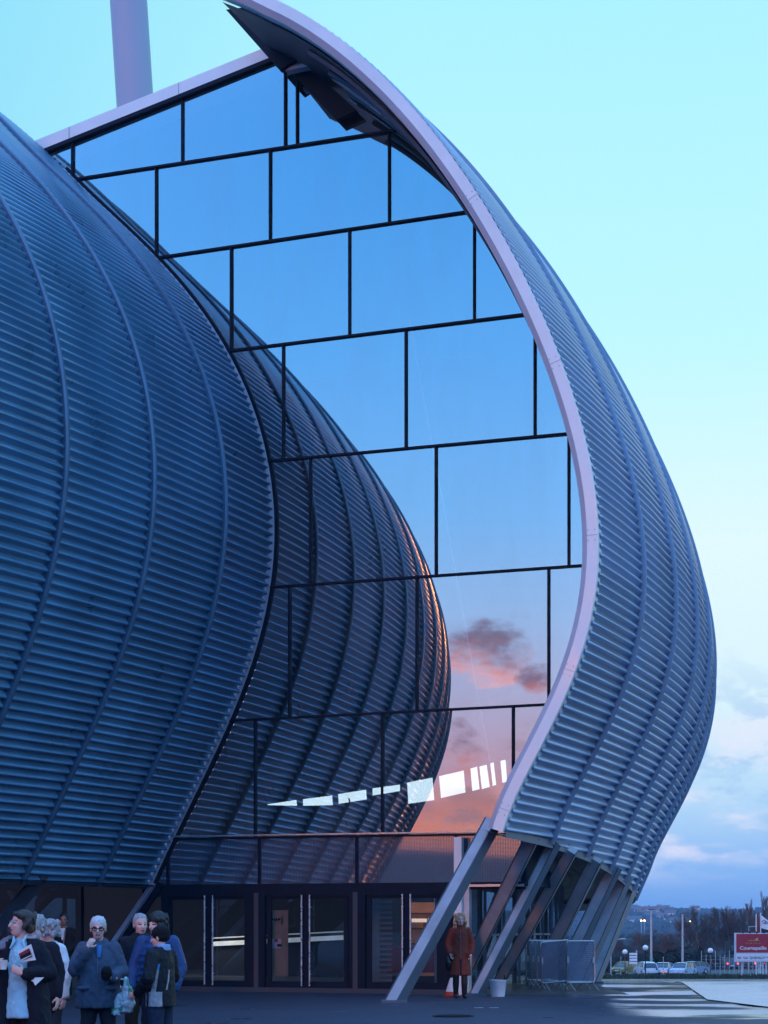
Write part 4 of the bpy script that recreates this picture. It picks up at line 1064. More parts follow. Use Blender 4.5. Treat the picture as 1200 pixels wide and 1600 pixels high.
text_obj('Bd  Gd  QUEVILLY', 5.2 * s, 43 * s, M['ink'], 'lettering', wp, bx(1152.5, 1498.2, -.045), bold=.01)
mb = MB(); mb.prism([bx(1197, 1496, -.05), bx(1206, 1496, -.05), bx(1206, 1497.5, -.05), bx(1210, 1495.5, -.05), bx(1206, 1493.5, -.05), bx(1206, 1495, -.05), bx(1197, 1495, -.05)], (0, .02, 0)); mb.build('arrow', M['ink'], wp)
for x in (1160.5, 1187, 1193.5, 1198):
    q = bx(x, 1503, .35); mb = MB(); mb.beam((q.x, q.y, gz(q.x, q.y) - .1), (q.x, q.y, q.z + .5), .14 if x == 1160.5 else .11, .12, side=(1, 0, 0)); mb.build('post', M['white2'], o)
for x in (1161, 1171.5, 1182.5, 1193.5):
    q = bx(x, 1457.5); mb = MB(); mb.box(q + Vector((0, .1, .04)), (.16, .3, .16)); mb.build('clip', M['dark'], o)
# flags behind it
def flag(lab, x, yt, m, pts, emblem=False):
    Y = 186.; X = (x - 600) / FPX * Y; p = Vector((X, Y, gz(X, Y))); o = thing('flag', lab, 'flag', p, 'flags behind the billboard')
    mb = MB(); mb.tube([p, Vector((X, Y, at(x, yt, Y).z))], .05, 8); mb.build('pole', M['paper'], o)
    nx, nz = 10, 8; mb = MB(); a, b, c, d = [at(*q, Y - .02) for q in pts]; vs = []
    for j in range(nz + 1):
        for i in range(nx + 1):
            u, v = i / nx, j / nz; q = a.lerp(b, u).lerp(d.lerp(c, u), v); vs.append(q + Vector((0, .12 * math.sin(u * 7 + v * 2) * u, 0)))
    mb.add(vs, [(j * 11 + i, j * 11 + i + 1, (j + 1) * 11 + i + 1, (j + 1) * 11 + i) for j in range(nz) for i in range(nx)]); cl = mb.build('cloth', m, o, smooth=True, angle=0)
    if emblem:
        for (cx, cy, r_, mm) in ((1194, 1440, 2.4, 'sign_red'), (1197.2, 1441.5, 2.0, 'blue')):
            q = at(cx, cy, Y - .2); k = MB(); k.tube([q + Vector((math.cos(i * .63) * r_ * Y / FPX, 0, math.sin(i * .63) * r_ * Y / FPX)) for i in range(11)], .035, 6); k.build('emblem', M[mm], cl)
M['blue'] = mat('flag_blue', (.05, .08, .30), .7)
flag('dark red flag hanging straight down its white pole behind the billboard', 1181.5, 1428, M['red'], [(1182.5, 1430), (1187, 1434), (1187.5, 1456), (1183, 1455)])
flag('white flag with a red and blue ring emblem flying behind the billboard', 1188.5, 1426, mat('white_cloth', (.75, .77, .82), .8), [(1189.5, 1430), (1210, 1446), (1210, 1456), (1189.5, 1450)], True)
o = pole('curved_lamp', 'small street lamp with a flat arm peeping over the billboard left of the flags', 'street lamp', 1170, 1448, 0, 195, .05, lambda o, t: (MB().tube([t, t + Vector((.85, 0, .03))], .04, 6).build('arm', M['galv'], o), MB().ell(t + Vector((.9, 0, .05)), (.22, .1, .07)).build('lamp_head', M['galv'], o)))
# wire fence along the road
o = thing('fence', 'wire fence on thin pale posts behind the verge, under the billboard', 'fence', Vector((38, 212, gz(38, 212))))
for i in range(15):
    x = (1096 + i * 7.3 - 600) / FPX * 212; z = gz(x, 212); mb = MB(); mb.beam((x, 212, z), (x, 212, z + (2.1 if i % 3 else 2.6)), .07, .07, side=(1, 0, 0)); mb.build('post', M['galv'], o)
mb = MB(); xa, xb = (1096 - 600) / FPX * 212, (1200 - 600) / FPX * 212
for k in range(5): mb.beam((xa, 211.95, gz(xa, 212) + .3 + k * .42), (xb, 211.95, gz(xb, 212) + .3 + k * .42), .02, .02)
mb.build('wire', M['galv'], o)
for x, lab in ((936.5, 'slim grey bollard post left of the curved lamp'), (970, 'slim grey post behind the yellow car'), (1036.5, 'thin grey post between the two tall lamp posts')):
    pole('post', lab, 'post', x, 1496, 0, 196 if x > 940 else 120, .05, lambda o, t: MB().ell(t, .06, None, 8, 5).build('post_cap', M['galv'], o))

# ---- trees
M['bark'] = mat('bark', (.055, .045, .045), .9, 0, .3, 6); M['bark_p'] = mat('pale_bark', (.16, .15, .16), .9, 0, .3, 6)
M['twig'] = mat('twigs', (.070, .050, .050), .9, 0, .3, 3); M['twig_w'] = mat('warm_twigs', (.12, .07, .06), .9, 0, .3, 3)
M['fir'] = mat('dark_needles', (.012, .020, .018), .9, 0, .4, 3); M['bush'] = mat('bush_leaves', (.020, .026, .024), .9, 0, .4, 3)
def bare_tree(seed, h, spread, narrow=False):
    rnd = random.Random(seed); tr = MB(); cr = MB()
    def tri(mb, a, b, r0, r1):
        mb.tube([a, b], [r0, r1], 3, 0, False)
    def grow(p, d, L, r, lvl):
        steps = 3; q = p
        for i in range(steps):
            d = (d + Vector((rnd.gauss(0, .10), rnd.gauss(0, .10), rnd.gauss(.04, .05)))).normalized(); e = q + d * L / steps
            (tr if lvl < 2 else cr).tube([q, e], [r * (1 - .25 * i / steps), r * (1 - .25 * (i + 1) / steps)], 6 if lvl < 2 else 3, 0, False)
            if lvl < 5 and (lvl > 0 or i >= 1):
                for _ in range(2 if rnd.random() < .28 else 1):
                    ang = rnd.uniform(.25, .5) if narrow else rnd.uniform(.45, .95); az = rnd.uniform(0, 6.283)
                    u = d.orthogonal().normalized(); w = d.cross(u); nd_ = (d * math.cos(ang) + (u * math.cos(az) + w * math.sin(az)) * math.sin(ang))
                    if narrow: nd_ = (nd_ + Vector((0, 0, .7))).normalized()
                    grow(e, nd_.normalized(), L * rnd.uniform(.48, .72) * (spread if lvl == 0 else 1), max(.018, r * .5), lvl + 1)
            q = e
        if lvl < 5: grow(q, d, L * .62, max(.018, r * .6), lvl + 1)
    grow(Vector((0, 0, 0)), Vector((0, 0, 1)), h * .42, h * .016, 0)
    return tr, cr
def tree_proto(name, cat, seed, h, spread, m1, m2, narrow=False):
    tr, cr = bare_tree(seed, h, spread, narrow); zmax = max(v.z for v in cr.v)
    for b in (tr, cr): b.v = [v * (h / zmax) for v in b.v]
    o = thing(name, '', cat, (0, 0, -500)); tr.build('trunk', m1, o, local=True); cr.build('crown', m2, o, local=True); return o
protoA = tree_proto('bare_tree', 'tree', 1, 8, .9, M['bark'], M['twig']); protoB = tree_proto('bare_tree', 'tree', 2, 8, 1.0, M['bark_p'], M['twig_w'])
protoC = tree_proto('bare_tree', 'tree', 5, 8, 1.1, M['bark'], M['twig_w']); protoP = tree_proto('poplar_tree', 'tree', 7, 8, .55, M['bark'], M['twig_w'], True)
def fir(seed, h, w, m, n, cone=True):
    rnd = random.Random(seed); cr = MB(); tr = MB(); tr.tube([(0, 0, 0), (0, 0, h * .8)], [h * .02, .03], 6)
    for i in range(n):
        t = rnd.random() ** .7; z = h * (.04 + .96 * t); r = w * ((1 - t) ** .8 if cone else math.sqrt(max(0, 1 - (2 * t - .9) ** 2 / 1.25))) * math.sqrt(rnd.random()) * rnd.uniform(.8, 1.15); a = rnd.uniform(0, 6.283)
        c = Vector((r * math.cos(a), r * math.sin(a), z)); s_ = rnd.uniform(.10, .24); u = Vector((rnd.gauss(0, 1), rnd.gauss(0, 1), rnd.gauss(0, .6))).normalized(); v = u.orthogonal().normalized()
        cr.add([c + u * s_, c + v * s_ * .5, c - u * s_, c - v * s_ * .5], [(0, 1, 2, 3)])
    return tr, cr
def leaf_proto(name, cat, seed, h, w, m, n, cone):
    tr, cr = fir(seed, h, w, m, n, cone); o = thing(name, '', cat, (0, 0, -500)); tr.build('trunk' if cone else 'stem', M['bark'], o, local=True); cr.build('crown' if cone else 'foliage', m, o, local=True); return o
protoF = leaf_proto('fir_tree', 'tree', 3, 6, 2.2, M['fir'], 3200, True); protoS = leaf_proto('bush', 'bush', 4, 3, 2.0, M['bush'], 1800, False)
used = set()
def plant(proto, x, ytop, Y, lab, group, hproto, wide=1.):
    X = (x - 600) / FPX * Y; z = gz(X, Y); h = at(x, ytop, Y).z - z; sc = h / hproto; rz = random.uniform(0, 6.28)
    if proto.name in used: o = dup(proto, (X, Y, z - .05), rz, lab, group)
    else: used.add(proto.name); o = proto; o.location = (X, Y, z - .05); o.rotation_euler = (0, 0, rz); o['label'] = lab; o['group'] = group
    o.scale = (sc * wide, sc * wide, sc); return o
random.seed(21)
gB = 'bare trees beyond the car park'; gl_ = 'bare winter tree in the row beyond the parked cars'
gr_ = 'bare winter tree in the taller clump left of the billboard'
for x, yt, Y, pr in [(946, 1472, 232, protoA), (962, 1466, 240, protoC), (975, 1462, 236, protoB), (990, 1470, 244, protoA), (1003, 1452, 234, protoC), (1016, 1449, 242, protoA), (1030, 1457, 236, protoB), (1043, 1452, 232, protoC), (1054, 1463, 246, protoA)]:
    plant(pr, x, yt, Y, gl_, gB + ', low row', 8, 1.0)
for x, yt, Y, pr in [(1073, 1426, 238, protoC), (1084, 1418, 232, protoA), (1097, 1412, 236, protoB), (1108, 1416, 244, protoC), (1119, 1415, 234, protoA), (1131, 1413, 240, protoB), (1141, 1419, 232, protoA), (1150, 1417, 246, protoC), (1159, 1420, 238, protoB), (1168, 1418, 243, protoC), (1205, 1412, 240, protoA)]:
    plant(pr, x, yt, Y, gr_, gB + ', tall clump', 8, .95)
plant(protoP, 1178.5, 1402, 250, 'slim poplar just left of the taller one, above the flags', 'poplars above the billboard', 8, .62)
plant(protoP, 1194, 1389, 252, 'tallest slim poplar at the right edge of the view', 'poplars above the billboard', 8, .62)
plant(protoP, 1166, 1411, 254, 'lowest of the three slim poplars, above the left end of the billboard', 'poplars above the billboard', 8, .7)
plant(protoF, 1094, 1478, 222, 'dark conifer right of the parked row, left of the lone globe lamp', 'dark conifers by the car park', 6, 1.1)
plant(protoF, 1044, 1482, 228, 'dark conifer between the two tall lamp posts', 'dark conifers by the car park', 6, 1.0)
plant(protoF, 942, 1478, 200, 'dark conifer beside the last leaning column', 'dark conifers by the car park', 6, .9)
for x, yt, Y in [(950, 1500, 214), (962, 1494, 220), (974, 1490, 218), (986, 1493, 222), (998, 1488, 219), (1010, 1490, 224), (1022, 1486, 221), (1034, 1490, 225), (1056, 1488, 224), (1068, 1480, 228), (1080, 1482, 226), (1106, 1488, 228), (1120, 1492, 252), (1136, 1490, 254), (1150, 1494, 256), (1166, 1496, 256), (1182, 1498, 258), (1198, 1498, 258)]:
    plant(protoS, x, yt, Y, 'dark bush in the hedge behind the parked cars' if x < 1090 else 'dark bush behind the road and the wire fence', 'bushes behind the cars' if x < 1090 else 'bushes behind the road', 3, 1.25)
for q in (protoA, protoB, protoC, protoP, protoF, protoS): assert q.name in used

# ---- wooded hillside beyond, with its houses
M['hill'] = mat('hill_woods', (.035, .045, .05), .95, 0, .5, .012)
HX = np.linspace(-500, 1100, 90); HY = np.linspace(900, 2900, 50)
def hz(x, y):
    t = sst(y, 900, 2500); n = noise.noise(Vector((x * .004, y * .004, 0))) * 9 + noise.noise(Vector((x * .02, y * .02, 3))) * 4.5
    return -14 + t * 36 + n * t + 6 * t * math.sin(x * .006 + 1.)
tag(grid('hill', HX, HY, hz, M['hill'], smooth=True), kind='structure')
mb = MB(); rnd = random.Random(8)
for i in range(13000):
    near = i < 5000; y = rnd.uniform(290, 1100) if near else rnd.uniform(1100, 2600); x = rnd.uniform(.10, .23) * y; z = (-5.2 if y < 900 else hz(x, y)); s_ = rnd.uniform(1.6, 3.2) if near else rnd.uniform(2.0, 5.0)
    for k in range(2):
        c = Vector((x + rnd.gauss(0, s_ * .5), y, z + s_ * rnd.uniform(.3, .9))); u = Vector((rnd.gauss(0, 1), .2, rnd.gauss(0, 1))).normalized(); v = u.orthogonal().normalized()
        mb.add([c + u * s_ * .6, c + v * s_ * .6, c - u * s_ * .6, c - v * s_ * .6], [(0, 1, 2, 3)])
tag(mb.build('distant_wood', M['hill']), 'bluish wood covering the distant hillside', 'wood', kind='stuff')
pls = [mat('house_wall', c, .8) for c in ((.80, .62, .58), (.66, .60, .64), (.85, .80, .78))]; rfs = [mat('house_roof', c, .8) for c in ((.18, .09, .08), (.10, .10, .12))]
for i in range(60):
    y = rnd.uniform(1700, 2480); x = rnd.uniform(.122, .172) * y; z = hz(x, y); L = rnd.uniform(5, 10); h = rnd.uniform(3, 4.4); d = 5
    p = Vector((x, y, z)); o = thing('house', 'small pale house among the trees of the distant hillside', 'house', p, 'houses on the distant hillside')
    mb = MB(); mb.box(p + Vector((0, 0, h / 2 - 1)), (L, d, h + 2)); mb.build('wall', rnd.choice(pls), o)
    mb = MB(); q = p + Vector((0, 0, h)); mb.prism([q + Vector((-L / 2 - .4, -d / 2 - .4, 0)), q + Vector((-L / 2 - .4, d / 2 + .4, 0)), q + Vector((-L / 2 - .4, 0, 3.2))], (L + .8, 0, 0)); mb.build('roof', rnd.choice(rfs), o)
for (x, y, lab) in ((1002, 1438.5, 'orange street light on the hillside, left of a close pair'), (1007, 1438.5, 'orange street light on the hillside, right of a close pair'), (1078, 1439.5, 'single orange street light on the hillside right of the lamp posts')):
    Y = 1300.; c = at(x, y, Y); z = hz(c.x, c.y); 
    o = thing('hill_lamp', lab, 'street light', Vector((c.x, Y, min(z, c.z - 3))))
    mb = MB(); mb.tube([o.location, c], .25, 6); mb.build('pole', M['galv'], o)
    mb = MB(); mb.ell(c, (.6, .5, .5), None, 10, 6); mb.build('lamp_head', mat('sodium_lamp', (.9, .6, .3), .5, emit=(1, .55, .2), es=16) if x == 1002 else bpy.data.materials['sodium_lamp'], o)
# low wooded ridge behind the camera (it shows only in the mirror glass)
mb = MB(); n = 120; vs = []
for i in range(n + 1):
    a = rad(-175 + 120 * i / n); r = 560; h = 31 + 5 * noise.noise(Vector((i * .13, 0, 0))) + 2.5 * noise.noise(Vector((i * .7, 0, 5)))
    for (dr, hh) in ((0, -1), (60, h * .8), (160, h), (300, h * .7)): vs.append(((r + dr) * math.cos(a), (r + dr) * math.sin(a), hh))
mb.add(vs, [(i * 4 + j, i * 4 + j + 1, (i + 1) * 4 + j + 1, (i + 1) * 4 + j) for i in range(n) for j in range(3)])
tag(mb.build('hills', mat('ridge', (.10, .06, .05), .95, 0, .3, .01), smooth=True, angle=0), kind='structure')

# ------------------------------------------------------------------ people
def to_mesh(mb, voxel, smooth_it=3, fold=0., fscale=9., fseed=0, fac_=.5):
    me = mb.mesh('tmp', [], smooth=True, angle=0); o = bpy.data.objects.new('tmp', me); COL.objects.link(o)
    r = o.modifiers.new('r', 'REMESH'); r.mode = 'VOXEL'; r.voxel_size = voxel; r.use_smooth_shade = True
    s = o.modifiers.new('s', 'SMOOTH'); s.iterations = smooth_it; s.factor = fac_
    dg = bpy.context.evaluated_depsgraph_get(); out = bpy.data.meshes.new_from_object(o.evaluated_get(dg))
    bpy.data.objects.remove(o)
    if fold:
        off = Vector((fseed * 3.7, fseed * 1.3, 0))
        ns = [v.normal.copy() for v in out.vertices]
        for v, n in zip(out.vertices, ns):
            p = v.co
            a_ = noise.noise(Vector((p.x * fscale + p.z * 2.5, p.y * fscale, p.z * fscale * .6)) + off); b_ = noise.noise(Vector((p.x, p.y, p.z * .8 + p.x * .5)) * fscale * 1.9 + off)
            k = (.55 - 1.9 * abs(a_)) + .6 * (.5 - 1.9 * abs(b_)) + .35 * noise.noise(p * fscale * 4 + off)
            v.co = p + n * (k * fold * 1.25)
        out.update()
    out.polygons.foreach_set('use_smooth', [True] * len(out.polygons))
    return out
def obj_from(me, name, mats, parent, pick=None, xf=None):
    me.name = name; me.materials.clear()
    for m in (mats if isinstance(mats, (list, tuple)) else [mats]): me.materials.append(m)
    if pick:
        for p in me.polygons: p.material_index = pick(p.center)
    if xf is not None: me.transform(xf)
    o = bpy.data.objects.new(name, me); COL.objects.link(o); o.parent = parent; return o

def fingers(mb, w, d, n, side, curl=.5, spread=1.):
    """hand at wrist w pointing along d, palm facing n; 'side' = direction of the thumb"""
    d = d.normalized(); n = (n - n.dot(d) * d).normalized(); s = d.cross(n).normalized()
    if s.dot(side) < 0: s = -s
    R = Matrix((s, d, n)).transposed()
    mb.cap([w - d * .03, w + d * .02], [.027, .026]); mb.ell(w + d * .052, (.041, .052, .018), R)
    for i, (o, L) in enumerate(((.030, .068), (.010, .078), (-.010, .072), (-.029, .056))):
        p = w + d * (.095 - abs(o - .005) * .3) + s * o * spread; dd = d.copy(); pts = [p]
        for k in range(3):
            ang = curl * (.5 + .35 * k); dd = (d * math.cos(ang * (k + 1) * .8) + n * math.sin(ang * (k + 1) * .8)).normalized()
            p = p + dd * L * (.42, .33, .25)[k]; pts.append(p)
        mb.cap(pts, [.0095, .009, .0085, .0075], 8)
    p = w + d * .03 + s * .034; t1 = (d * .55 + s * .6 + n * .45).normalized(); t2 = (d * .85 + s * .1 + n * .5).normalized()
    mb.cap([p, p + t1 * .034, p + t1 * .034 + t2 * .03], [.013, .011, .009], 8)

HEAD = 1.605
def head_rot(yaw, pitch, roll=0): return Euler((pitch, roll, yaw)).to_matrix()
def person(label, px, Y, z_top_px, hd, yaw=0., pitch=0., rz=0., arms=None, skin='skin', legs=True, stance=.10, step=0., female=False, group=None, hood=None, lean=0., sitz=None):
    """hd: standing height; px: pixel column of the head; faces -Y before turning by rz"""
    X = (px - 600) / FPX * Y
    z0 = gz(X, Y) + .01 if sitz is None else sitz
    k = hd / 1.75
    R = head_rot(yaw, pitch); hc = Vector((0, -.015 - lean, HEAD))
    mb = MB(R)
    # trunk and neck
    mb.loft([(0, .0, .84, .15, .10), (0, 0, .95, .165, .115), (0, .0, 1.10, .135, .10), (0, .005 - lean * .5, 1.28, .165, .115), (0, .01 - lean * .8, 1.39, .135, .09), (0, .01 - lean, 1.45, .085, .07)])
    mb.cap([(0, .01 - lean, 1.40), (0, .0 - lean, 1.54)], [.065, .055], 14)
    # head: skull, face, jaw, nose, brow, ears
    def H(x, y, z): return hc + R @ (Vector((x, y, z)) * 1.08)
    mb.ell(H(0, .012, .03), (.074, .094, .092), R, 22, 14); mb.ell(H(0, -.028, -.03), (.059, .066, .085), R, 20, 12)
    mb.ell(H(0, -.045, -.078), (.040, .042, .034), R); mb.ell(H(0, -.072, .018), (.048, .020, .018), R)
    mb.cap([H(0, -.088, .012), H(0, -.108, -.028)], [.010, .015], 10); mb.ell(H(0, -.084, -.062), (.024, .014, .012), R)
    for s in (-1, 1):
        mb.ell(H(s * .034, -.062, -.025), (.022, .022, .02), R); mb.ell(H(s * .076, .012, -.008), (.011, .020, .032), R)
    A = arms or {}
    for s, key in ((-1, 'R'), (1, 'L')):
        sh = Vector((s * (.155 if female else .175), .01 - lean * .8, 1.385)); a = A.get(key) or {}
        el = Vector(a.get('el', (s * .25, .03, 1.12))); wr = Vector(a.get('wr', (s * .26, -.04, .87)))
        mb.cap([sh, el, wr], [.052, .040, .027], 12)
        if a.get('hand', True):
            d = Vector(a.get('d', (wr - el))).normalized(); n = Vector(a.get('n', (-s, 0, 0))); fingers(mb, wr, d, n, Vector(a.get('th', (0, -1, .2))), a.get('curl', .5))
    for s in (-1, 1):
        y = s * step
        mb.cap([(s * .09, 0, .88), (s * stance, -.02 + y * .5, .48), (s * stance, .02 + y, .09)], [.085, .056, .038], 12)
        mb.cap([(s * stance, .03 + y, .05), (s * (stance + .01), -.13 + y, .04)], [.042, .034], 10)
    me = to_mesh(mb, .0068, 2)
    Ri = R.transposed()
    def pick(c):
        q = Ri @ (c - hc) / 1.08
        if q.y < -.05:
            if abs(q.z + .062) < .0085 and abs(q.x) < .023: return 1
            if abs(q.z - .004) < .0058 and abs(abs(q.x) - .031) < .0125: return 2
            if abs(q.z - .027) < .0042 and abs(abs(q.x) - .032) < .018: return 3
        return 0
    me.name = 'person'
    o = obj_from(me, 'person', [M[skin], M['lip'], M['eye'], M['brow']], None, pick)
    o.location = (X, Y, z0); o.rotation_euler = (0, 0, rz); o.scale = (k, k, k)
    tag(o, label, 'person', group)
    o_info[o.name] = (H, R, hc, A)
    return o
o_info = {}
def hairpiece(o, m, kind='short', seed=0, name='hair', vol=1.):
    H, R, hc, A = o_info[o.name]; mb = MB(R); rnd = random.Random(seed)
    mb.ell(H(0, .022, .056), (.080 * vol, .096 * vol, .080 * vol), R, 20, 12); mb.ell(H(0, .055, .005), (.076 * vol, .062 * vol, .078), R, 18, 10)
    for s in (-1, 1): mb.ell(H(s * .068, .022, .030), (.018 * vol, .042, .048), R)
    if kind == 'bob':
        for i in range(46):
            a = rnd.uniform(.75, 2 * math.pi - .75) - math.pi / 2; z = rnd.uniform(-.055, .10); r = .082 * vol
            mb.ell(H(r * math.cos(a), .02 + .095 * math.sin(a) * vol, z), (.022, .022, .030), R, 8, 6)
        for i in range(9): mb.ell(H(-.05 + .0125 * i, -.066 + abs(i - 4) * .004, .082 + rnd.uniform(-.008, .008)), (.016, .020, .020), R, 8, 6)
    if kind == 'long':
        for i in range(90):
            a = rnd.uniform(.92, 2 * math.pi - .92) - math.pi / 2; z = rnd.uniform(-.20, .09); r = .092 + (.022 if z < -.03 else 0)
            mb.ell(H(r * math.cos(a) * rnd.uniform(.85, 1.12), .025 + .085 * math.sin(a), z), (.022, .022, .032), R, 8, 6)
    if kind == 'long':
        for i in range(22):
            x_ = -.062 + .0059 * i; mb.ell(H(x_, -.048 + .55 * x_ * abs(x_) * (1 if x_ > 0 else -1) * 6, .098 - abs(x_ - .012) * .75), (.016, .024, .018), R, 8, 6)
    if kind in ('short', 'wavy'):
        for i in range(40):
            a = rnd.uniform(.7, 2 * math.pi - .7) - math.pi / 2; z = rnd.uniform(.0, .105); c = math.sqrt(max(.05, 1 - (z / .135) ** 2)); r = .076 * c * vol
            mb.ell(H(r * math.cos(a), .03 + .095 * c * math.sin(a), z + .012), (.013, .013, .015) if kind == 'short' else (.02, .02, .02), R, 8, 6)
    return obj_from(to_mesh(mb, .0075, 1, .003, 60, seed), name, m, o)
def part(o, name, mb, m, voxel=.013, it=4, fold=.006, fs=9., seed=0, pick=None):
    return obj_from(to_mesh(mb, voxel, it, fold, fs, seed), name, m, o, pick)
def raw(o, name, mb, m): return mb.build(name, m, o, smooth=True, angle=40, local=True)
def sleeves(mb, o, r=(.085, .072, .055), keys='RL', female=False, short=.03):
    H, R, hc, A = o_info[o.name]
    for s, key in ((-1, 'R'), (1, 'L')):
        if key not in keys: continue
        a = A.get(key) or {}; sh = Vector((s * (.153 if female else .172), .01, 1.382)); el = Vector(a.get('el', (s * .25, .03, 1.12))); wr = Vector(a.get('wr', (s * .26, -.04, .87)))
        wr = wr + (el - wr).normalized() * short
        mb.cap([sh, el, wr], r, 12)
    return mb
def trousers(o, m, stance=.10, step=0., r=(.115, .085, .068), top=.98, z1=.06, seed=1):
    mb = MB(); mb.loft([(0, .0, top, .165, .115), (0, .0, .84, .175, .13), (0, 0, .78, .15, .11)])
    for s in (-1, 1): mb.cap([(s * .088, 0, .86), (s * stance, -.02 + s * step * .5, .48), (s * stance, .02 + s * step, z1 + r[2])], r, 12)
    return part(o, 'trousers', mb, m, .014, 3, .006, 10, seed)
def shoes(o, m, stance=.10, step=0.):
    for s in (-1, 1):
        mb = MB(); y = s * step
        mb.cap([(s * stance, .05 + y, .05), (s * (stance + .012), -.15 + y, .04)], [.048, .042], 10); mb.cap([(s * stance, .03 + y, .06), (s * stance, .03 + y, .12)], [.05, .045], 10); raw(o, 'shoe', mb, m)
def glasses(o, m, w=.0045):
    H, R, hc, A = o_info[o.name]; mb = MB()
    for s in (-1, 1):
        pts = [H(s * (.034 + .025 * math.cos(t)), -.100 + .010 * abs(math.cos(t)), .002 + .018 * math.sin(t)) for t in np.linspace(0, 2 * math.pi, 13)]; mb.tube(pts, w, 6)
        mb.tube([H(s * .059, -.09, .006), H(s * .080, .01, .006)], w * .8, 6)
    mb.tube([H(-.009, -.102, .006), H(.009, -.102, .006)], w, 6); return raw(o, 'glasses', mb, m)
def cm(name, c, rough=.85, var=.12): return mat(name, c, rough, 0, var, 9, .25, 180, .25)
hair_dk = mat('dark_brown_hair', (.030, .020, .018), .5, 0, .3, 30, .4, 90); hair_gr = mat('grey_hair', (.30, .30, .33), .6, 0, .3, 30, .4, 90)
hair_wh = mat('white_hair', (.55, .55, .58), .6, 0, .2, 30, .4, 90); hair_bl = mat('blonde_hair', (.46, .29, .16), .5, 0, .35, 30, .4, 90); hair_bk = mat('black_hair', (.008, .008, .010), .5, 0, .2, 30, .3, 90)
leather = mat('black_leather', (.008, .008, .010), .35, 0, .1, 20)

# 1: woman close to the camera on the left, dark coat over a pale blue shirt, cup and leaflets
zf = -.18
P1 = person('woman with short dark hair in dark coat and pale blue shirt, holding cup and leaflets', 34, 18, 0, 1.77, yaw=rad(-52), pitch=rad(-6), rz=rad(-8), female=True,
            arms={'R': dict(el=(-.33, .02, 1.10), wr=(-.16, -.29, 1.205), d=(.75, -.35, .12), n=(.35, .9, 0), th=(.2, -.2, 1), curl=.75),
                  'L': dict(el=(.29, -.03, 1.13), wr=(.11, -.27, 1.13), d=(-.75, -.25, .45), n=(-.2, .9, 0), th=(0, -.2, 1), curl=.8)})
hairpiece(P1, hair_dk, 'bob', 3, vol=1.0); glasses(P1, M['galv'], .0022)
mb = MB(); mb.loft([(.02, -.03, .70, .175, .16), (.01, -.03, .80, .155, .160), (0, -.025, 1.10, .12, .15), (0, -.015, 1.30, .125, .135), (0, .01, 1.42, .115, .09), (0, .01, 1.47, .072, .068)])
part(P1, 'shirt', mb, cm('pale_blue_cotton', (.30, .55, .68), .8), .012, 4, .007, 8, 4)
mb = MB()
for s in (-1, 1): mb.cap([(s * .062, -.045, 1.495), (s * .045, -.098, 1.435), (s * .075, -.115, 1.375)], [.014, .018, .010], 8)
part(P1, 'collar', mb, cm('pale_blue_collar', (.36, .60, .72)), .008, 2, .0)
mb = MB()
for z_ in (.85, .98, 1.11, 1.24, 1.35): mb.ell((-.01, -.187 if z_ < 1.1 else -.172 if z_ < 1.2 else -.155, z_), (.007, .004, .007), None, 8, 5)
raw(P1, 'buttons', mb, M['paper'])
mb = MB()
for s in (-1, 1): mb.loft([(s * .18, -.01, .42, .13, .18), (s * .17, -.01, .80, .105, .175), (s * .155, -.01, 1.15, .08, .155), (s * .140, .0, 1.36, .075, .12), (s * .10, .015, 1.46, .06, .075)])
mb.loft([(0, .10, .42, .24, .10), (0, .09, .8, .21, .10), (0, .07, 1.2, .18, .09), (0, .05, 1.44, .15, .06)])
sleeves(mb, P1, (.088, .078, .060), female=True)
part(P1, 'coat', mb, cm('navy_black_wool', (.007, .009, .018)), .014, 4, .009, 7, 5)
mb = MB()
mb.loft([(-.19, -.02, 1.36, .09, .11), (-.15, .0, 1.43, .085, .085), (-.10, .03, 1.49, .05, .05)]); part(P1, 'scarf', mb, cm('grey_fleece', (.17, .16, .20)), .012, 3, .008, 14, 6)
trousers(P1, cm('black_cloth', (.008, .008, .012)), top=.95); shoes(P1, leather)

def local_pt(o, q):
    k = o.scale[0]; c, s = math.cos(o.rotation_euler[2]), math.sin(o.rotation_euler[2]); x, y, z = [v * k for v in q]
    return Vector((o.location.x + c * x - s * y, o.location.y + s * x + c * y, o.location.z + z))
p = local_pt(P1, (-.055, -.365, 1.175))
o = thing('paper_cup', 'small white paper cup held by the woman with short dark hair', 'cup', p)
mb = MB(); mb.lathe(p, [(.028, 0), (.037, .085), (.040, .088), (.036, .09), (.033, .075)], 20); mb.build('cup', M['paper'], o, smooth=True)
mb = MB(); mb.lathe(p + Vector((0, 0, .074)), [(.033, 0), (.033, .002)], 16); mb.build('drink', mat('coffee', (.03, .015, .01), .2), o)
# leaflets
def sheet_px(pts, Y, th=.004): mb = MB(); mb.prism([at(x, y, Y + dy) for x, y, dy in pts], (0, th, 0)); return mb
o = sheet_px([(27, 1486, 0), (48.5, 1475, 0), (56, 1500, .02), (33, 1503, 0)], 17.66).build('leaflet', M['paper'], loc=at(40, 1490, 17.66)); tag(o, 'white leaflet with a dark red and black cover held upright by the dark coated woman', 'leaflet')
sheet_px([(29, 1490.5, 0), (45.5, 1481.5, 0), (50.5, 1495, .012), (33, 1501.5, 0)], 17.65, .002).build('red_cover', M['red'], o)
sheet_px([(30.5, 1494, 0), (47.5, 1487, .004), (49, 1491, .010), (32, 1499, 0)], 17.645, .002).build('black_band', M['dark'], o)
sheet_px([(32, 1500, 0), (48.6, 1491.7, .006), (49.2, 1493, .010), (32.8, 1501, 0)], 17.644, .002).build('white_line', M['paper'], o)
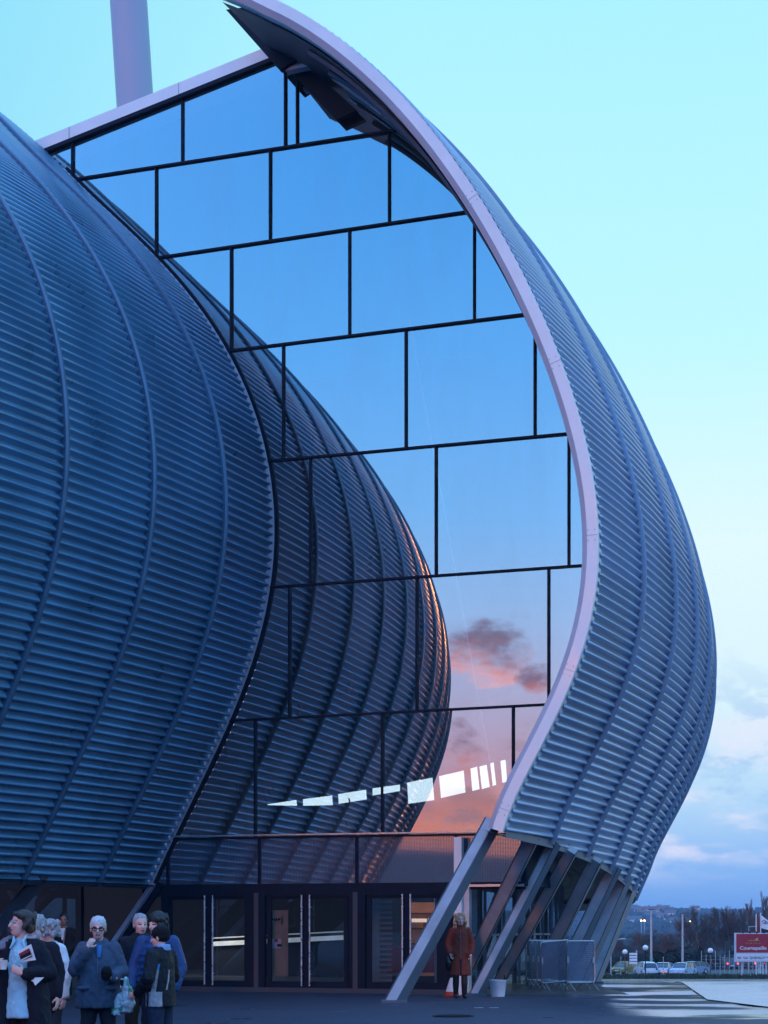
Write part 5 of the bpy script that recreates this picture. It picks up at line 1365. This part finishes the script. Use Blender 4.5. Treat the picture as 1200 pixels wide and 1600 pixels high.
o = sheet_px([(42, 1523, 0), (55, 1527.5, 0), (69, 1527, .03), (55, 1540, 0), (52, 1534, 0), (49, 1533, 0)], 17.75).build('leaflet', M['paper'], loc=at(55, 1530, 17.75)); tag(o, 'plain white folded papers sticking out below the dark sleeve of the short haired woman', 'papers')

# 2: bearded man just behind her
P2 = person('grey bearded man in glasses close behind the woman with the cup', 56, 19.4, 0, 1.72, yaw=rad(-14), pitch=rad(8), rz=rad(-10))
hairpiece(P2, hair_gr, 'wavy', 5, vol=1.06)
H, R, hc, A = o_info[P2.name]; mb = MB(R); mb.ell(H(0, -.055, -.085), (.055, .050, .042), R); mb.ell(H(0, -.066, -.120), (.042, .036, .048), R)
for s in (-1, 1): mb.ell(H(s * .05, -.025, -.055), (.020, .04, .045), R)
mb.ell(H(0, -.095, -.046), (.034, .016, .010), R); obj_from(to_mesh(mb, .007, 1, .004, 70), 'beard', mat('pale_grey_beard', (.42, .44, .50), .7, 0, .2, 40, .4, 90), P2)
glasses(P2, M['galv'], .003)
mb = MB(); mb.loft([(0, 0, .70, .23, .16), (0, 0, 1.1, .21, .15), (0, .0, 1.36, .21, .13), (0, .01, 1.46, .12, .09)]); sleeves(mb, P2); part(P2, 'jacket', mb, cm('midnight_jacket', (.008, .010, .020)), .015, 4, .008, 8, 2)
trousers(P2, cm('charcoal_trousers', (.012, .013, .018))); shoes(P2, leather)

# 3: white-haired person in a white jacket
P3 = person('grey curly haired person in a long white jacket behind the bearded man', 77, 21.0, 0, 1.66, yaw=rad(-46), pitch=rad(6), rz=rad(-35), female=True, arms={'L': dict(el=(.26, .02, 1.10), wr=(.265, -.02, .82))})
hairpiece(P3, hair_gr, 'bob', 9, vol=1.08)
mb = MB(); mb.loft([(0, 0, .72, .22, .16), (0, 0, 1.0, .20, .15), (0, 0, 1.3, .20, .14), (0, .01, 1.45, .12, .09), (0, .01, 1.49, .08, .075)]); sleeves(mb, P3, (.088, .075, .062), female=True); part(P3, 'jacket', mb, cm('white_cotton', (.66, .72, .80), .8, .05), .013, 4, .008, 8, 7)
trousers(P3, cm('slate_trousers', (.03, .035, .05))); shoes(P3, leather)

# 4: man waiting under the shell
P4 = person('man in a dark suit with white collar waiting at the back under the left shell', 99.5, 36, 0, 1.70, yaw=rad(4), rz=0, skin='skin_d',
            arms={'R': dict(el=(-.27, .0, 1.12), wr=(-.08, -.16, .93), d=(.8, -.1, -.2), n=(0, 1, 0)), 'L': dict(el=(.27, .0, 1.12), wr=(.08, -.17, .95), d=(-.8, -.1, -.2), n=(0, 1, 0))})
hairpiece(P4, hair_bk, 'short', 2)
mb = MB(); mb.loft([(0, 0, .78, .20, .14), (0, 0, 1.1, .19, .14), (0, 0, 1.36, .21, .13), (0, .01, 1.45, .12, .09)]); sleeves(mb, P4, (.082, .068, .052)); part(P4, 'jacket', mb, cm('black_suit', (.010, .010, .014)), .015, 4, .006, 8, 3)
mb = MB(); mb.add([(-.055, -.118, 1.43), (.055, -.118, 1.43), (.012, -.158, 1.20), (-.012, -.158, 1.20)], [(0, 1, 2, 3)]); mb.prism([(-.055, -.125, 1.44), (0, -.150, 1.28), (.055, -.125, 1.44)], (0, .02, 0)); raw(P4, 'shirt_front', mb, cm('white_shirt', (.6, .62, .66)))
mb = MB(); mb.prism([(.035, -.135, 1.40), (.060, -.132, 1.39), (.028, -.172, 1.08), (.012, -.172, 1.08)], (0, .012, 0)); raw(P4, 'lanyard', mb, cm('pale_strap', (.22, .20, .20)))
trousers(P4, cm('black_trousers', (.010, .010, .013))); shoes(P4, mat('tan_shoe', (.12, .05, .03), .5))

# 5: white-haired man in a parka, hand at his mouth
P5 = person('white haired man in dark glasses and grey blue parka, one hand raised to his mouth', 153.5, 20.5, 0, 1.70, yaw=rad(3), pitch=rad(2), rz=rad(4),
            arms={'R': dict(el=(-.265, -.10, 1.13), wr=(-.105, -.20, 1.39), d=(.42, .05, .72), n=(.25, .95, -.1), th=(.6, -.2, .5), curl=1.35),
                  'L': dict(el=(.275, .0, 1.12), wr=(.19, -.26, 1.045), d=(-.85, -.15, .0), n=(0, .3, 1), th=(-.2, .2, 1), curl=.7)})
hairpiece(P5, hair_wh, 'short', 6, vol=1.04); glasses(P5, mat('thick_black_rims', (.008, .008, .01), .3), .0062)
mb = MB(); mb.loft([(0, 0, .70, .255, .19), (0, 0, .95, .25, .19), (0, 0, 1.2, .225, .17), (0, .0, 1.33, .195, .14), (0, .015, 1.42, .135, .105), (0, .02, 1.47, .095, .085)]); sleeves(mb, P5, (.088, .080, .062))
parka = cm('slate_parka', (.060, .085, .135)); part(P5, 'parka', mb, parka, .014, 4, .011, 7, 8)
mb = MB(); mb.loft([(0, .035, 1.40, .15, .10), (0, .045, 1.47, .12, .085), (0, .06, 1.50, .10, .07)]); part(P5, 'hood', mb, parka, .013, 4, .008, 10, 4)
mb = MB(); mb.loft([(.015, -.115, 1.42, .035, .02), (.02, -.145, 1.36, .03, .02), (.02, -.165, 1.28, .018, .012)]); raw(P5, 'scarf', mb, cm('blue_scarf', (.05, .18, .42)))
for x in (-.15, .15):
    mb = MB(); mb.ell((x, -.165, .93), (.085, .03, .028)); part(P5, 'pocket_flap', mb, parka, .01, 2, .003)
mb = MB(); mb.tube([(.005, -.196, .72), (.005, -.192, 1.0), (.005, -.178, 1.2), (.008, -.148, 1.35)], .006, 6); raw(P5, 'zip', mb, M['steel_d'])
trousers(P5, cm('dark_blue_trousers', (.014, .018, .030)), .12); shoes(P5, leather, .12)
p = local_pt(P5, (.12, -.30, 1.10)); mb = MB(); mb.ell(p, (.062, .05, .085), Euler((0, .25, 0)).to_matrix(), 16, 10); mb.ell(p + Vector((-.01, -.02, .03)), (.05, .04, .05))
tag(obj_from(to_mesh(MB().add([v - p for v in mb.v], mb.f), .008, 2, .005, 20), 'cap', cm('black_felt', (.008, .008, .01)), None), 'crumpled black cap held by the white haired man in the parka', 'cap').location = p
p = local_pt(P5, (.33, -.12, .62)); o = thing('carrier_bag', 'white and green plastic carrier bag hanging from the parka man\'s arm', 'bag', p)
def bag_pick(c): return 1 if noise.noise(Vector((c.x * 14, c.y * 6, c.z * 9)) + Vector((4, 0, 2))) > .22 else 0
mb = MB(); mb.loft([(0, 0, .03, .07, .05), (.01, 0, .12, .085, .06), (.005, 0, .25, .07, .05), (0, 0, .33, .04, .03), (-.01, 0, .42, .018, .015)]); mb.loft([(-.12, .03, .0, .055, .045), (-.11, .03, .10, .06, .05), (-.07, .02, .25, .03, .03)])
obj_from(to_mesh(mb, .010, 2, .012, 16, 2), 'bag_body', [mat('white_plastic_film', (.50, .62, .68), .35, 0, .1, 10), mat('green_print', (.10, .35, .25), .4)], o, bag_pick)
mb = MB(); q = local_pt(P5, (.22, -.26, 1.03)) - p; mb.tube([(-.02, 0, .40), tuple(q)], .007, 6); mb.build('handle', M['paper'], o, local=True)

# 6: older man behind, dark jacket and brown trousers
P6 = person('older man with cropped grey hair, dark jacket and brown trousers, beside the blue puffer jacket', 219.5, 22.4, 0, 1.72, yaw=rad(14), pitch=rad(3), rz=rad(10))
hairpiece(P6, hair_gr, 'short', 12, vol=.97)
mb = MB(); mb.loft([(0, 0, .80, .215, .15), (0, 0, 1.1, .205, .15), (0, 0, 1.36, .215, .13), (0, .01, 1.46, .13, .095), (0, .01, 1.50, .085, .08)]); sleeves(mb, P6, (.09, .075, .058)); part(P6, 'jacket', mb, cm('dark_slate_jacket', (.012, .014, .022)), .015, 4, .008, 8, 9)
trousers(P6, cm('brown_trousers', (.035, .022, .018)), .11); shoes(P6, leather, .11)

# 7: blue puffer jacket
P7 = person('dark haired person in blue quilted puffer jacket, half hidden by the boy in the beanie', 246, 21.6, 0, 1.74, yaw=rad(-20), pitch=rad(6), rz=rad(-18),
            arms={'R': dict(el=(-.29, -.02, 1.10), wr=(-.285, -.12, .86), d=(.05, -.2, -1), n=(1, 0, 0)), 'L': dict(el=(.29, .02, 1.10), wr=(.27, -.10, .86))})
hairpiece(P7, hair_bk, 'bob', 14, vol=1.14)
mb = MB()
for i in range(9):
    z = .78 + i * .078; r = (.22, .23, .235, .232, .23, .23, .225, .21, .16)[i]; mb.ell((0, .0, z), (r, r * .74, .058), None, 24, 8)
mb.loft([(0, 0, .76, .22, .16), (0, 0, 1.3, .22, .15), (0, .01, 1.46, .12, .095)])
for s, key in ((-1, 'R'), (1, 'L')):
    a = o_info[P7.name][3][key]; sh = Vector((s * .19, .01, 1.39)); el = Vector(a['el']); wr = Vector(a['wr'])
    pts = [sh.lerp(el, t) for t in (0, .28, .56, .84)] + [el.lerp(wr, t) for t in (.12, .42, .72, .92)]
    for i, q in enumerate(pts): mb.ell(q, (.088 - .003 * i,) * 2 + (.066,), None, 14, 8)
    mb.cap([sh, el, wr], [.09, .08, .06])
part(P7, 'puffer_jacket', mb, cm('blue_nylon', (.018, .060, .18), .5), .012, 2, .004, 16, 3)
mb = MB(); mb.loft([(0, .01, 1.45, .10, .09), (0, .01, 1.53, .085, .085)]); part(P7, 'collar', mb, cm('blue_nylon_collar', (.03, .09, .24), .5), .012, 2)
trousers(P7, cm('dark_jeans', (.012, .018, .035)), .11); shoes(P7, leather, .11)

# 8: boy in a beanie, back turned
P8 = person('boy in black beanie and black jacket with white stripes and pale hem, seen from behind', 251, 20.2, 0, 1.60, yaw=rad(10), pitch=rad(8), rz=rad(-118),
            arms={'R': dict(el=(-.27, .0, 1.13), wr=(-.19, -.22, .98), hand=True, d=(.2, -.9, -.1), curl=.9), 'L': dict(el=(.28, .02, 1.12), wr=(.20, -.20, .93), d=(0, -.9, -.2), curl=.9)})
H, R, hc, A = o_info[P8.name]; mb = MB(R); mb.ell(H(0, .022, .045), (.090, .108, .092), R, 22, 12); mb.ell(H(0, .035, .0), (.088, .088, .06), R, 20, 10); part(P8, 'beanie', mb, cm('black_knit', (.006, .006, .008)), .009, 3, .002, 40)
mb = MB(); mb.loft([(0, 0, .78, .215, .165), (0, 0, .95, .21, .16), (0, 0, 1.2, .205, .15), (0, .0, 1.36, .205, .13), (0, .01, 1.46, .13, .10), (0, .015, 1.50, .095, .09)]); sleeves(mb, P8, (.092, .082, .066))
def p8pick(c):
    # band at the hem and slanting stripes on the left side of the jacket (the side we see)
    tor = abs(c.x) < .24 and not (c.y < -.17)
    if (c.x / .222) ** 2 + (c.y / .178) ** 2 > 1.10: return 0
    a = math.atan2(c.y, c.x)             # around the body, 0 = his left side
    if c.z < .955 and .78 < c.z and -.70 < a < .72 and not (-.34 < a < -.14): return 1
    for a0, w in ((-.42, .10), (.16, .13)):
        aa_ = a0 + (c.z - .95) * .85
        if .93 < c.z < 1.22 and abs(a - aa_) < w * (1.2 - (c.z - .93)): return 1
        if 1.22 <= c.z < 1.29 and abs(a - aa_) < w * .9: return 2
    if .98 < c.z < 1.22 and abs(a - (1.22 + (c.z - 1.1) * 1.3)) < .07: return 1
    return 0
part(P8, 'jacket', mb, [cm('black_nylon', (.008, .010, .016), .6), cm('cream_panel', (.40, .36, .38)), cm('blue_panel_cloth', (.06, .22, .55))], .0062, 6, .006, 9, 6, p8pick)
mb = MB(); mb.loft([(0, .03, 1.45, .10, .095), (0, .035, 1.52, .088, .085)]); part(P8, 'hood_lining', mb, cm('pale_blue_lining', (.22, .36, .60)), .011, 2)
mb = MB(); mb.tube([(.222, -.02, .93), (.230, -.03, .86), (.228, -.02, .82)], .006, 6); raw(P8, 'zip_pull', mb, M['dark'])
trousers(P8, cm('blue_jeans', (.018, .030, .060)), .11, .05, (.11, .085, .075)); shoes(P8, leather, .11, .05)

# 9: woman in the rust coat by the doors
P9 = person('blonde woman in a long rust brown coat and black boots standing by the leaning columns', 719, 36.6, 0, 1.71, yaw=rad(5), rz=rad(2), female=True, stance=.085, step=-.03,
            arms={'R': dict(el=(-.245, .03, 1.12), wr=(-.21, -.09, .91), curl=.9), 'L': dict(el=(.25, .03, 1.12), wr=(.215, -.08, .90), curl=.9)})
hairpiece(P9, hair_bl, 'long', 4)
mb = MB(); mb.loft([(0, 0, .47, .225, .17), (0, 0, .62, .215, .165), (0, 0, .85, .20, .155), (0, 0, 1.06, .165, .135), (0, 0, 1.22, .165, .135), (0, 0, 1.34, .165, .12), (0, .01, 1.43, .105, .09), (0, .0, 1.50, .080, .078)]); sleeves(mb, P9, (.070, .064, .052), female=True)
rust = cm('rust_suede', (.19, .038, .024)); part(P9, 'coat', mb, rust, .013, 4, .007, 8, 2)
mb = MB(); mb.beam((0, -.168, .46), (0, -.160, .80), .03, .02, side=(1, 0, 0)); raw(P9, 'coat_slit', mb, M['dark'])
mb = MB(); mb.tube([(0, -.166, .80), (0, -.146, 1.06), (0, -.150, 1.25), (0, -.122, 1.40)], .006, 6); raw(P9, 'zip', mb, M['steel_d'])
for s in (-1, 1):
    mb = MB(); mb.beam((s * .105, -.152, .93), (s * .145, -.140, .84), .03, .015, side=(1, 0, 0)); raw(P9, 'pocket', mb, cm('rust_dark', (.10, .025, .014)))
for s in (-1, 1):
    mb = MB(); y = s * -.03; mb.cap([(s * .085, -.01 + y * .5, .50), (s * .085, .0 + y * .8, .30), (s * .085, .02 + y, .10)], [.066, .066, .050], 12); mb.cap([(s * .085, .045 + y, .055), (s * .092, -.145 + y, .045)], [.052, .043], 10); raw(P9, 'boot', mb, leather)
p = local_pt(P9, (-.235, -.02, .62)); o = thing('handbag', 'black handbag hanging beside the rust coated woman', 'handbag', p)
mb = MB(); mb.ell(Vector((0, 0, .10)), (.085, .10, .15), None, 14, 10); obj_from(to_mesh(mb, .01, 3, .004, 14), 'bag_body', leather, o)
mb = MB(); mb.tube([(.0, -.06, .22), (-.01, -.05, .36), (0, .03, .36), (0, .06, .22)], .008, 6); mb.build('strap', leather, o, local=True)

# ------------------------------------------------------------------ evening haze
hm = bpy.data.materials.new('haze'); hm.use_nodes = True; nt = hm.node_tree; nt.nodes.clear()
pv = nt.nodes.new('ShaderNodeVolumePrincipled'); pv.inputs['Color'].default_value = (.40, .64, 1.0, 1); pv.inputs['Density'].default_value = .00020; pv.inputs['Anisotropy'].default_value = .2
nt.links.new(pv.outputs[0], nt.nodes.new('ShaderNodeOutputMaterial').inputs['Volume'])
mb = MB(); mb.box((0, 850, 12), (2700, 4400, 64)); tag(mb.build('haze', hm), 'thin blue evening haze over the whole place', 'haze', kind='stuff')
